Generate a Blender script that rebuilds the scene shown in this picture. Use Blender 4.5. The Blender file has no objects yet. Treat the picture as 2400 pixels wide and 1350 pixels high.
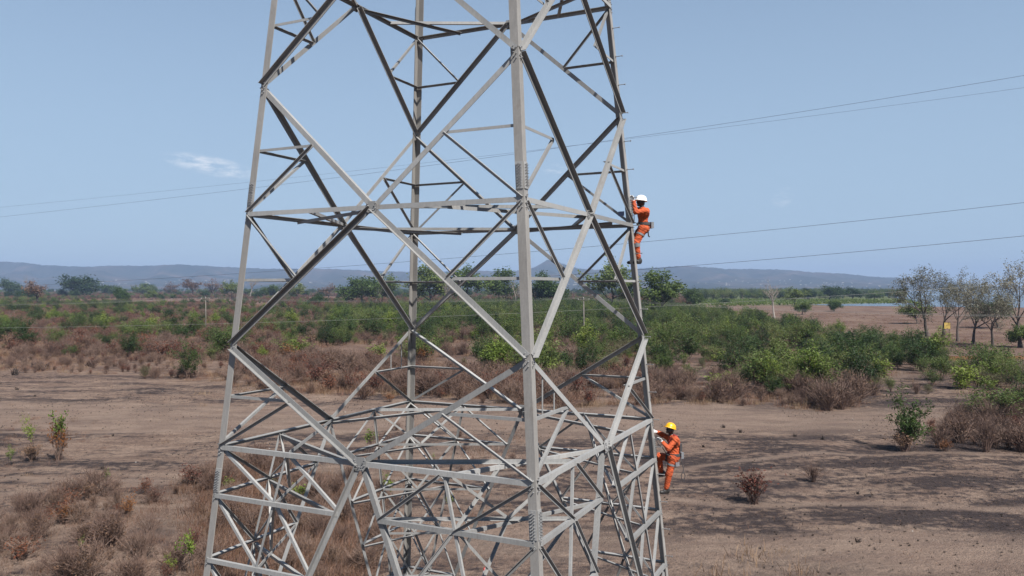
import bpy, bmesh, math, random
import numpy as np
from mathutils import Vector, Matrix

# ------------------------------------------------------------------ camera, sky, sun
scene = bpy.context.scene
COL = scene.collection
R = math.radians
CAM_H = 12.5                       # metres above the ground
FPX = 1837.6                       # focal length in pixels of a 2400 px wide frame

cam_d = bpy.data.cameras.new('camera')
cam = bpy.data.objects.new('camera', cam_d)
COL.objects.link(cam)
cam.location = (0, 0, CAM_H)
cam.rotation_euler = (R(90.0), R(0.034), 0)
cam_d.sensor_width = 36.0
cam_d.lens = FPX / 2400 * 36.0
cam_d.clip_start = 0.1
cam_d.clip_end = 60000
scene.camera = cam

SUN_AZ = Vector((0.607, -0.792, 0)).normalized()
SUN_EL = R(51)
sun_vec = (SUN_AZ * math.cos(SUN_EL) + Vector((0, 0, math.sin(SUN_EL)))).normalized()

world = bpy.data.worlds.new('World')
scene.world = world
world.use_nodes = True
wn, wl = world.node_tree.nodes, world.node_tree.links
wn.clear()
w_out = wn.new('ShaderNodeOutputWorld')
w_bg = wn.new('ShaderNodeBackground')
w_bg.inputs['Strength'].default_value = 0.0575
w_sky = wn.new('ShaderNodeTexSky')
w_sky.sky_type = 'NISHITA'
w_sky.sun_disc = False
w_sky.sun_elevation = SUN_EL
w_sky.sun_rotation = math.atan2(SUN_AZ.x, SUN_AZ.y)
w_sky.altitude = 100
w_sky.air_density = 1.0
w_sky.dust_density = 0.0
w_sky.ozone_density = 3.0
# a few thin fair-weather wisps low over the horizon
w_tc = wn.new('ShaderNodeTexCoord')
w_noise = wn.new('ShaderNodeTexNoise')
w_noise.inputs['Scale'].default_value = 38
w_noise.inputs['Detail'].default_value = 6
w_noise.inputs['Roughness'].default_value = 0.62
w_map = wn.new('ShaderNodeMapping')
w_map.inputs['Scale'].default_value = (1.0, 1.0, 3.0)
wl.new(w_tc.outputs['Generated'], w_map.inputs['Vector'])
wl.new(w_map.outputs['Vector'], w_noise.inputs['Vector'])
def cloud_mask(px, py, half_w, half_h, tilt):
    """soft ellipse of sky directions round one wisp; the noise gives it its ragged shape"""
    d = Vector(((px - 1200) / FPX, 1, (675 - py) / FPX)).normalized()
    right = Vector((d.y, -d.x, 0)).normalized()
    up = right.cross(d).normalized()
    ax = (right * math.cos(tilt) + up * math.sin(tilt)) / half_w
    ay = (-right * math.sin(tilt) + up * math.cos(tilt)) / half_h
    sub = wn.new('ShaderNodeVectorMath'); sub.operation = 'SUBTRACT'
    sub.inputs[1].default_value = d
    wl.new(w_tc.outputs['Generated'], sub.inputs[0])
    sq = []
    for a in (ax, ay):
        dt = wn.new('ShaderNodeVectorMath'); dt.operation = 'DOT_PRODUCT'
        dt.inputs[1].default_value = a
        wl.new(sub.outputs[0], dt.inputs[0])
        m = wn.new('ShaderNodeMath'); m.operation = 'POWER'
        ab = wn.new('ShaderNodeMath'); ab.operation = 'ABSOLUTE'
        wl.new(dt.outputs['Value'], ab.inputs[0])
        wl.new(ab.outputs[0], m.inputs[0]); m.inputs[1].default_value = 2
        sq.append(m)
    s = wn.new('ShaderNodeMath'); s.operation = 'ADD'
    wl.new(sq[0].outputs[0], s.inputs[0]); wl.new(sq[1].outputs[0], s.inputs[1])
    inv = wn.new('ShaderNodeMath'); inv.operation = 'SUBTRACT'; inv.use_clamp = True
    inv.inputs[0].default_value = 1.0
    wl.new(s.outputs[0], inv.inputs[1])
    return inv
masks = [cloud_mask(495, 388, 0.056, 0.0125, -0.16), cloud_mask(1302, 398, 0.018, 0.008, 0), cloud_mask(1835, 462, 0.016, 0.012, 0.6)]
cur = masks[0]
gain = [1.0, 0.75, 0.4]
acc = None
for m, g in zip(masks, gain):
    k = wn.new('ShaderNodeMath'); k.operation = 'MULTIPLY'; k.inputs[1].default_value = g
    wl.new(m.outputs[0], k.inputs[0])
    if acc is None:
        acc = k
    else:
        ad = wn.new('ShaderNodeMath'); ad.operation = 'ADD'
        wl.new(acc.outputs[0], ad.inputs[0]); wl.new(k.outputs[0], ad.inputs[1])
        acc = ad
rag = wn.new('ShaderNodeMapRange')
rag.inputs['From Min'].default_value = 0.42; rag.inputs['From Max'].default_value = 0.70
wl.new(w_noise.outputs['Fac'], rag.inputs['Value'])
wm = wn.new('ShaderNodeMath'); wm.operation = 'MULTIPLY'; wm.use_clamp = True
wl.new(acc.outputs[0], wm.inputs[0]); wl.new(rag.outputs['Result'], wm.inputs[1])
w_mix = wn.new('ShaderNodeMixRGB')
w_mix.inputs['Color2'].default_value = (8.0, 8.3, 8.9, 1)
wl.new(wm.outputs[0], w_mix.inputs['Fac'])
w_hsv = wn.new('ShaderNodeHueSaturation')
w_hsv.inputs['Saturation'].default_value = 1.0
w_veil = wn.new('ShaderNodeMixRGB')            # thin high haze evens the blue out
w_veil.inputs['Color2'].default_value = (3.60, 4.85, 6.30, 1)
w_sep = wn.new('ShaderNodeSeparateXYZ')
wl.new(w_tc.outputs['Generated'], w_sep.inputs[0])
w_el = wn.new('ShaderNodeMapRange')                # thickest low over the plain, thin overhead
w_el.interpolation_type = 'SMOOTHSTEP'
w_el.inputs['From Min'].default_value = -0.02; w_el.inputs['From Max'].default_value = 0.75
w_el.inputs['To Min'].default_value = 0.88; w_el.inputs['To Max'].default_value = 0.10
wl.new(w_sep.outputs['Z'], w_el.inputs['Value'])
wl.new(w_el.outputs['Result'], w_veil.inputs['Fac'])
wl.new(w_sky.outputs['Color'], w_veil.inputs['Color1'])
wl.new(w_veil.outputs['Color'], w_hsv.inputs['Color'])
wl.new(w_hsv.outputs['Color'], w_mix.inputs['Color1'])
wl.new(w_mix.outputs['Color'], w_bg.inputs['Color'])
wl.new(w_bg.outputs[0], w_out.inputs['Surface'])

sun_d = bpy.data.lights.new('sun', 'SUN')
sun_d.energy = 5.0
sun_d.angle = R(0.53)
sun_d.color = (1.0, 0.955, 0.89)
sun = bpy.data.objects.new('sun', sun_d)
COL.objects.link(sun)
sun.rotation_euler = sun_vec.to_track_quat('Z', 'Y').to_euler()
sun.location = (0, 0, 60)

vs = scene.view_settings
vs.view_transform = 'Standard'; vs.look = 'None'; vs.exposure = 1.0; vs.gamma = 1.0
vs.use_curve_mapping = False
scene.render.engine = 'CYCLES'
scene.cycles.max_bounces = 4
scene.cycles.diffuse_bounces = 2
scene.cycles.glossy_bounces = 2
scene.cycles.transmission_bounces = 4
scene.cycles.transparent_max_bounces = 4
scene.cycles.volume_bounces = 0
scene.cycles.use_denoising = True

rng = random.Random(7)
nrng = np.random.default_rng(11)

# ------------------------------------------------------------------ helpers
def tag(o, label=None, cat=None, group=None, kind=None):
    if label: o['label'] = label
    if cat: o['category'] = cat
    if group: o['group'] = group
    if kind: o['kind'] = kind
    return o

def empty(name, loc=(0, 0, 0), rz=0.0, scale=1.0):
    o = bpy.data.objects.new(name, None)
    o.empty_display_size = 0.3
    COL.objects.link(o)
    o.location = loc
    o.rotation_euler = (0, 0, rz)
    o.scale = (scale,) * 3
    return o

def mesh_from(name, verts, faces, mats=(), mat_idx=None, smooth=False):
    me = bpy.data.meshes.new(name)
    me.from_pydata([tuple(v) for v in verts], [], [tuple(f) for f in faces])
    for m in mats: me.materials.append(m)
    if mat_idx is not None:
        me.polygons.foreach_set('material_index', mat_idx)
    if smooth:
        me.polygons.foreach_set('use_smooth', [True] * len(me.polygons))
    me.update()
    return me

def add(name, me, parent=None, loc=None):
    o = bpy.data.objects.new(name, me)
    COL.objects.link(o)
    if parent is not None: o.parent = parent
    if loc is not None: o.location = loc
    return o

class MB:
    """collects simple solids for one mesh"""
    def __init__(self): self.v, self.f = [], []
    def put(self, vs, fs):
        n = len(self.v)
        self.v += [tuple(v) for v in vs]
        self.f += [tuple(i + n for i in f) for f in fs]
    def box(self, c, ax, ay, az):
        """centre and three half-axis vectors"""
        c, ax, ay, az = map(Vector, (c, ax, ay, az))
        vs = [c + sx * ax + sy * ay + sz * az for sz in (-1, 1) for sx, sy in ((-1, -1), (1, -1), (1, 1), (-1, 1))]
        self.put(vs, [(3, 2, 1, 0), (4, 5, 6, 7), (0, 1, 5, 4), (1, 2, 6, 5), (2, 3, 7, 6), (3, 0, 4, 7)])
    def tube(self, pts, rad, n=6, cap=True):
        pts = [Vector(p) for p in pts]
        if not hasattr(rad, '__len__'): rad = [rad] * len(pts)
        rings = []
        side = None
        for i, p in enumerate(pts):
            d = (pts[min(i + 1, len(pts) - 1)] - pts[max(i - 1, 0)])
            if d.length < 1e-9: d = Vector((0, 0, 1))
            d.normalize()
            if side is None:
                side = d.cross(Vector((0, 0, 1)))
                if side.length < 1e-3: side = Vector((1, 0, 0))
            side = (side - d * side.dot(d))
            if side.length < 1e-6: side = d.orthogonal()
            side.normalize()
            b = d.cross(side)
            rings.append([p + (side * math.cos(2 * math.pi * k / n) + b * math.sin(2 * math.pi * k / n)) * rad[i] for k in range(n)])
        vs = [v for r in rings for v in r]
        fs = []
        for i in range(len(pts) - 1):
            for k in range(n):
                k2 = (k + 1) % n
                fs.append((i * n + k, i * n + k2, (i + 1) * n + k2, (i + 1) * n + k))
        if cap:
            fs.append(tuple(reversed(range(n))))
            fs.append(tuple((len(pts) - 1) * n + k for k in range(n)))
        self.put(vs, fs)
    def build(self, name, mat, parent=None, smooth=False):
        me = mesh_from(name, self.v, self.f, [mat], smooth=smooth)
        return add(name, me, parent)

# terrain height: gentle rolls near the tower, a shallow lake bed on the far right
def hgt(x, y):
    x = np.asarray(x, float); y = np.asarray(y, float)
    r = np.sqrt(x * x + y * y)
    near = np.clip((r - 22) / 30, 0, 1)
    z = near * (0.16 * np.sin(x * 0.11 + 0.7) * np.sin(y * 0.083 + 1.2) + 0.07 * np.sin(x * 0.31 + y * 0.23) + 0.05 * np.sin(x * 0.53 - y * 0.41 + 2.0))
    fade = np.clip(1 - (r - 250) / 200, 0, 1)
    return z * fade

def px_of(x, y, z):
    """where a point of the place falls in the 2400 x 1350 photograph"""
    return 1200 + FPX * x / y, 675 - FPX * (z - CAM_H) / y

def at(px, py, Y):
    """the point seen at (px, py) that lies Y metres ahead"""
    return Vector(((px - 1200) / FPX * Y, Y, CAM_H - (py - 675) / FPX * Y))

def gnd(px, py):
    Y = CAM_H * FPX / (py - 675.0)
    x = (px - 1200) / FPX * Y
    return Vector((x, Y, float(hgt(x, Y))))

# ------------------------------------------------------------------ materials
def mat_new(name):
    m = bpy.data.materials.new(name)
    m.use_nodes = True
    nt = m.node_tree
    nt.nodes.clear()
    out = nt.nodes.new('ShaderNodeOutputMaterial')
    bs = nt.nodes.new('ShaderNodeBsdfPrincipled')
    nt.links.new(bs.outputs[0], out.inputs['Surface'])
    return m, nt, bs, out

def ramp(nt, fac, stops):
    r = nt.nodes.new('ShaderNodeValToRGB')
    el = r.color_ramp.elements
    while len(el) < len(stops): el.new(0.5)
    for e, (p, c) in zip(el, stops):
        e.position = p
        e.color = (c[0], c[1], c[2], 1)
    nt.links.new(fac, r.inputs['Fac'])
    return r.outputs['Color']

def noise(nt, vec, scale, detail=4, rough=0.55):
    n = nt.nodes.new('ShaderNodeTexNoise')
    n.inputs['Scale'].default_value = scale
    n.inputs['Detail'].default_value = detail
    n.inputs['Roughness'].default_value = rough
    if vec is not None: nt.links.new(vec, n.inputs['Vector'])
    return n.outputs['Fac']

def mapping(nt, coord='Object', scale=(1, 1, 1), rot=(0, 0, 0)):
    tc = nt.nodes.new('ShaderNodeTexCoord')
    mp = nt.nodes.new('ShaderNodeMapping')
    mp.inputs['Scale'].default_value = scale
    mp.inputs['Rotation'].default_value = rot
    nt.links.new(tc.outputs[coord], mp.inputs['Vector'])
    return mp.outputs['Vector']

def geo_pos(nt, scale=(1, 1, 1)):
    g = nt.nodes.new('ShaderNodeNewGeometry')
    mp = nt.nodes.new('ShaderNodeMapping')
    mp.inputs['Scale'].default_value = scale
    nt.links.new(g.outputs['Position'], mp.inputs['Vector'])
    return mp.outputs['Vector']

def mix(nt, fac, a, b, mode='MIX'):
    m = nt.nodes.new('ShaderNodeMixRGB')
    m.blend_type = mode
    for sock, v in ((m.inputs['Fac'], fac), (m.inputs['Color1'], a), (m.inputs['Color2'], b)):
        if isinstance(v, (int, float)): sock.default_value = v
        elif isinstance(v, tuple): sock.default_value = (*v, 1) if len(v) == 3 else v
        else: nt.links.new(v, sock)
    return m.outputs['Color']

def maprange(nt, v, a, b, c=0.0, d=1.0):
    m = nt.nodes.new('ShaderNodeMapRange')
    m.inputs['From Min'].default_value = a; m.inputs['From Max'].default_value = b
    m.inputs['To Min'].default_value = c; m.inputs['To Max'].default_value = d
    nt.links.new(v, m.inputs['Value'])
    return m.outputs['Result']

def math_node(nt, op, a, b=None, clamp=False):
    m = nt.nodes.new('ShaderNodeMath'); m.operation = op; m.use_clamp = clamp
    for i, v in enumerate((a, b)):
        if v is None: continue
        if isinstance(v, (int, float)): m.inputs[i].default_value = v
        else: nt.links.new(v, m.inputs[i])
    return m.outputs[0]

def bump(nt, bs, h, strength=0.3, dist=0.02):
    b = nt.nodes.new('ShaderNodeBump')
    b.inputs['Strength'].default_value = strength
    b.inputs['Distance'].default_value = dist
    nt.links.new(h, b.inputs['Height'])
    nt.links.new(b.outputs['Normal'], bs.inputs['Normal'])

def steel_mat(name, lo, hi, rough=0.5, metal=0.35):
    """weathered zinc: mottled spangle, run-off streaks down the member, a trace of rust staining"""
    m, nt, bs, out = mat_new(name)
    v = geo_pos(nt)
    a = noise(nt, v, 1.1, 4)
    b = noise(nt, geo_pos(nt, (14, 14, 1.1)), 2.2, 4, 0.65)
    d = noise(nt, v, 26, 3, 0.7)
    c = mix(nt, 0.5, a, b)
    c = mix(nt, 0.25, c, d)
    oi = nt.nodes.new('ShaderNodeObjectInfo')
    col = ramp(nt, c, [(0.32, lo), (0.5, tuple((p + q) / 2 for p, q in zip(lo, hi))), (0.66, hi)])
    col = mix(nt, 0.6, col, maprange(nt, oi.outputs['Random'], 0, 1, 0.62, 1.30), 'MULTIPLY')
    rust = math_node(nt, 'MULTIPLY', maprange(nt, noise(nt, geo_pos(nt, (3, 3, 0.9)), 1.4, 5, 0.7), 0.60, 0.78), 0.4)
    col = mix(nt, rust, col, (0.105, 0.070, 0.045))
    nt.links.new(col, bs.inputs['Base Color'])
    bs.inputs['Metallic'].default_value = metal
    bs.inputs['Specular IOR Level'].default_value = 0.3
    nt.links.new(maprange(nt, b, 0.3, 0.7, rough - 0.1, rough + 0.12), bs.inputs['Roughness'])
    return m

M_STEEL = steel_mat('galvanised_steel', (0.165, 0.165, 0.164), (0.280, 0.277, 0.270), 0.65, 0.1)
M_LEG = steel_mat('galvanised_leg_steel', (0.172, 0.164, 0.155), (0.272, 0.260, 0.245), 0.65, 0.1)
M_BOLT = steel_mat('bolt_steel', (0.15, 0.15, 0.155), (0.24, 0.24, 0.24), 0.55, 0.2)

def flat_mat(name, col, rough=0.6, var=0.15, scale=6.0, metal=0.0, spec=None):
    m, nt, bs, out = mat_new(name)
    v = geo_pos(nt)
    n = noise(nt, v, scale, 5)
    lo = tuple(c * (1 - var) for c in col); hi = tuple(min(1, c * (1 + var)) for c in col)
    nt.links.new(ramp(nt, n, [(0.3, lo), (0.7, hi)]), bs.inputs['Base Color'])
    bs.inputs['Roughness'].default_value = rough
    bs.inputs['Metallic'].default_value = metal
    return m

LEAF_K = 0.62
def leaf_mat(name, cols, trans=0.3, rough=0.55, patch=0.25):
    """cols: darker to lighter leaf colours; plants differ a little from each other"""
    m, nt, bs, out = mat_new(name)
    cols = [tuple(c * LEAF_K for c in q) for q in cols]
    oi = nt.nodes.new('ShaderNodeObjectInfo')
    n = noise(nt, geo_pos(nt), 1.7, 2)
    f = math_node(nt, 'ADD', math_node(nt, 'MULTIPLY', n, 0.75), math_node(nt, 'MULTIPLY', oi.outputs['Random'], 0.42))
    f = math_node(nt, 'SUBTRACT', f, 0.08, True)
    k = len(cols)
    col = ramp(nt, f, [(0.2 + 0.6 * i / max(1, k - 1), c) for i, c in enumerate(cols)])
    nt.links.new(col, bs.inputs['Base Color'])
    bs.inputs['Roughness'].default_value = rough
    bs.inputs['Specular IOR Level'].default_value = 0.25
    tr = nt.nodes.new('ShaderNodeBsdfTranslucent')
    nt.links.new(col, tr.inputs['Color'])
    mx = nt.nodes.new('ShaderNodeMixShader')
    mx.inputs['Fac'].default_value = trans
    nt.links.new(bs.outputs[0], mx.inputs[1]); nt.links.new(tr.outputs[0], mx.inputs[2])
    nt.links.new(mx.outputs[0], out.inputs['Surface'])
    return m

M_GREEN = leaf_mat('leaf_green', [(0.042, 0.075, 0.020), (0.090, 0.145, 0.034), (0.150, 0.205, 0.050), (0.25, 0.29, 0.09)], 0.38)
M_DARK = leaf_mat('leaf_dark_green', [(0.024, 0.050, 0.014), (0.046, 0.088, 0.022), (0.085, 0.140, 0.036)], 0.35)
M_BRIGHT = leaf_mat('leaf_bright_green', [(0.09, 0.15, 0.025), (0.17, 0.24, 0.04), (0.27, 0.33, 0.06)])
M_LIME = leaf_mat('leaf_light_green', [(0.075, 0.125, 0.030), (0.15, 0.21, 0.050), (0.24, 0.29, 0.085)], 0.4)
M_OLIVE = leaf_mat('leaf_olive', [(0.075, 0.085, 0.035), (0.15, 0.15, 0.065), (0.24, 0.22, 0.12)])
M_GREYLEAF = leaf_mat('leaf_grey_sparse', [(0.12, 0.12, 0.075), (0.23, 0.22, 0.155), (0.36, 0.33, 0.25)])
M_RED = leaf_mat('leaf_red_dry', [(0.11, 0.030, 0.022), (0.19, 0.060, 0.034), (0.27, 0.105, 0.05)])
M_ORANGE = leaf_mat('leaf_orange_dry', [(0.20, 0.075, 0.025), (0.32, 0.13, 0.04), (0.42, 0.20, 0.07)])
M_BROWN = leaf_mat('leaf_brown_dry', [(0.12, 0.065, 0.042), (0.19, 0.108, 0.065), (0.27, 0.165, 0.10)], 0.15)
M_TWIG = leaf_mat('twig_brown', [(0.115, 0.070, 0.056), (0.182, 0.116, 0.092), (0.265, 0.182, 0.142)], 0.0, 0.8)
M_STRAW = leaf_mat('grass_straw', [(0.22, 0.135, 0.085), (0.32, 0.205, 0.125), (0.42, 0.29, 0.17)], 0.2)
M_PINKGRASS = leaf_mat('grass_rust', [(0.17, 0.085, 0.058), (0.25, 0.13, 0.085), (0.33, 0.19, 0.125)], 0.2)
M_CHAR = leaf_mat('charred', [(0.018, 0.015, 0.014), (0.04, 0.032, 0.028), (0.075, 0.055, 0.048)], 0.0, 0.9)
M_BARK = flat_mat('bark', (0.065, 0.050, 0.042), 0.9, 0.35, 5)
M_PALEBARK = flat_mat('pale_bark', (0.19, 0.165, 0.145), 0.9, 0.25, 5)
M_DARKBARK = flat_mat('dark_bark', (0.050, 0.040, 0.036), 0.9, 0.4, 5)

# ------------------------------------------------------------------ ground
def ground_material():
    m, nt, bs, out = mat_new('burnt_savannah_soil')
    P = geo_pos(nt)
    sep = nt.nodes.new('ShaderNodeSeparateXYZ'); nt.links.new(P, sep.inputs[0])
    X, Y = sep.outputs['X'], sep.outputs['Y']
    big = noise(nt, P, 0.055, 4, 0.6)
    mid = noise(nt, geo_pos(nt, (0.5, 1.3, 1)), 0.42, 5, 0.68)
    fine = noise(nt, P, 3.4, 5, 0.8)
    speck = noise(nt, P, 4.6, 3, 0.8)
    soil = ramp(nt, mid, [(0.28, (0.096, 0.065, 0.052)), (0.48, (0.156, 0.110, 0.087)), (0.70, (0.235, 0.174, 0.136))])
    soil = mix(nt, 0.8, soil, ramp(nt, fine, [(0.28, (0.22, 0.21, 0.21)), (0.5, (1, 1, 1)), (0.74, (1.55, 1.45, 1.32))]), 'MULTIPLY')
    # charred ground left by the bush fire
    b1 = noise(nt, geo_pos(nt, (0.62, 1.5, 1)), 0.135, 5, 0.74)
    b2 = noise(nt, P, 1.7, 5, 0.82)
    burn = math_node(nt, 'ADD', math_node(nt, 'MULTIPLY', b1, 0.54), math_node(nt, 'MULTIPLY', b2, 0.46))
    burn = math_node(nt, 'ADD', burn, maprange(nt, X, -20, 25, -0.012, 0.03))
    burn = maprange(nt, burn, 0.490, 0.545, 0.0, 0.95)
    char = ramp(nt, fine, [(0.32, (0.010, 0.0085, 0.0095)), (0.68, (0.050, 0.038, 0.038))])
    col = mix(nt, burn, soil, char)
    # small dark ash specks and clods
    sp = maprange(nt, speck, 0.56, 0.68, 0.0, 0.65)
    col = mix(nt, sp, col, (0.022, 0.017, 0.016))
    pale = maprange(nt, speck, 0.24, 0.36, 0.55, 0.0)
    col = mix(nt, pale, col, (0.150, 0.118, 0.082))
    # worn vehicle tracks: paler, no char
    wobn = math_node(nt, 'SUBTRACT', noise(nt, P, 0.06, 3), 0.5)
    def band(a, b, c, half, soft):
        """distance from the line a x + b y = c"""
        L = math.hypot(a, b)
        d = math_node(nt, 'ADD', math_node(nt, 'MULTIPLY', X, a / L), math_node(nt, 'MULTIPLY', Y, b / L))
        d = math_node(nt, 'SUBTRACT', d, c / L)
        wob = math_node(nt, 'MULTIPLY', wobn, 9.0)
        d = math_node(nt, 'ABSOLUTE', math_node(nt, 'ADD', d, wob))
        return maprange(nt, d, half, half + soft, 1.0, 0.0)
    def line(p, q, half, soft):
        a, b = q[1] - p[1], p[0] - q[0]
        return band(a, b, a * p[0] + b * p[1], half, soft)
    pale_soil = mix(nt, 0.35, ramp(nt, mid, [(0.3, (0.145, 0.103, 0.084)), (0.7, (0.215, 0.160, 0.126))]), ramp(nt, fine, [(0.3, (0.62, 0.6, 0.6)), (0.7, (1.1, 1.1, 1.1))]), 'MULTIPLY')
    for (p, q, half, soft, k) in (((-62, 78), (-10, 76), 5.0, 5.0, 0.75), ((8, 38.5), (34, 36.5), 1.2, 2.0, 0.7), ((-25, 41), (-14, 51), 1.0, 2.5, 0.6), ((-60, 69), (0, 73), 0.35, 0.6, 0.7), ((-60, 66.5), (0, 70.5), 0.35, 0.6, 0.7), ((8, 46.5), (40, 43), 0.3, 0.5, 0.8), ((8, 55), (45, 62), 0.25, 0.5, 0.7), ((6, 33.5), (30, 36), 0.9, 1.6, 0.6)):
        col = mix(nt, math_node(nt, 'MULTIPLY', line(p, q, half, soft), k), col, pale_soil)
    # farther off: dry grass stubble, then fields
    dist = maprange(nt, Y, 95, 170, 0, 1)
    fieldc = ramp(nt, big, [(0.35, (0.092, 0.058, 0.046)), (0.55, (0.132, 0.088, 0.068)), (0.7, (0.160, 0.115, 0.085))])
    fieldc = mix(nt, 0.5, fieldc, ramp(nt, mid, [(0.3, (0.6, 0.58, 0.56)), (0.7, (1.15, 1.12, 1.1))]), 'MULTIPLY')
    col = mix(nt, dist, col, fieldc)
    # laterite road on the right
    d = line((56, 137), (108, 143), 2.6, 1.2)
    d = math_node(nt, 'MULTIPLY', d, maprange(nt, X, 60, 72, 0, 1))
    col = mix(nt, d, col, (0.17, 0.062, 0.030))
    # green low ground by the lake
    g = math_node(nt, 'MULTIPLY', maprange(nt, Y, 520, 640, 0, 1), maprange(nt, X, 60, 170, 0, 1))
    gc = ramp(nt, big, [(0.35, (0.05, 0.066, 0.024)), (0.6, (0.085, 0.095, 0.038))])
    col = mix(nt, g, col, gc)
    nt.links.new(col, bs.inputs['Base Color'])
    bs.inputs['Roughness'].default_value = 0.95
    bs.inputs['Specular IOR Level'].default_value = 0.1
    hsum = math_node(nt, 'ADD', fine, math_node(nt, 'MULTIPLY', b2, 0.8))
    bump(nt, bs, hsum, 1.0, 0.16)
    return m

def axis_steps(lo, hi, fine_lo, fine_hi, step, grow):
    a = list(np.arange(fine_lo, fine_hi + 1e-6, step))
    s = step
    while a[-1] < hi:
        s *= grow; a.append(a[-1] + s)
    s = step
    while a[0] > lo:
        s *= grow; a.insert(0, a[0] - s)
    return np.array(a)

gx = np.clip(axis_steps(-13500, 13500, -60, 60, 1.0, 1.12), -14000, 14000)
gy = np.clip(axis_steps(-900, 11500, 10, 110, 1.0, 1.12), -950, 11800)
GX, GY = np.meshgrid(gx, gy)
GZ = hgt(GX, GY)
# shallow dip of the lake bed
nx, ny = len(gx), len(gy)
# lake outline: (pixel column, metres ahead)
LAKE = [(1895, 590), (1950, 545), (2130, 525), (2400, 490), (2950, 460), (3300, 9000), (2010, 9000), (2085, 1050), (2150, 660), (2000, 612)]
lake_xy = [((u - 1200) / FPX * Y, Y) for u, Y in LAKE]
def in_poly(x, y, poly):
    x = np.asarray(x); y = np.asarray(y)
    inside = np.zeros(x.shape, bool)
    n = len(poly)
    for i in range(n):
        x0, y0 = poly[i]; x1, y1 = poly[(i + 1) % n]
        c = ((y0 > y) != (y1 > y)) & (x < (x1 - x0) * (y - y0) / (y1 - y0 + 1e-12) + x0)
        inside ^= c
    return inside
verts = np.stack([GX.ravel(), GY.ravel(), GZ.ravel()], 1)
ii = np.arange(nx * ny).reshape(ny, nx)
faces = np.stack([ii[:-1, :-1].ravel(), ii[:-1, 1:].ravel(), ii[1:, 1:].ravel(), ii[1:, :-1].ravel()], 1)
me = bpy.data.meshes.new('ground')
me.from_pydata(verts.tolist(), [], faces.tolist())
me.materials.append(ground_material())
me.polygons.foreach_set('use_smooth', [True] * len(me.polygons))
ground = add('ground', me)
tag(ground, 'burnt dry brown savannah ground with pale tracks', kind='structure')

# lake: a sheet just above the flat far ground
mw, nt, bs, out = mat_new('lake_water')
bs.inputs['Base Color'].default_value = (0.045, 0.06, 0.08, 1)
bs.inputs['Roughness'].default_value = 0.18
bs.inputs['IOR'].default_value = 1.33
bump(nt, bs, noise(nt, geo_pos(nt, (0.3, 1, 1)), 0.5, 4), 0.25, 0.3)
me = mesh_from('water', [(x, y, 0.06) for x, y in lake_xy], [tuple(range(len(lake_xy)))], [mw])
tag(add('water', me), 'blue lake water beyond the trees on the right', kind='structure')

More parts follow.
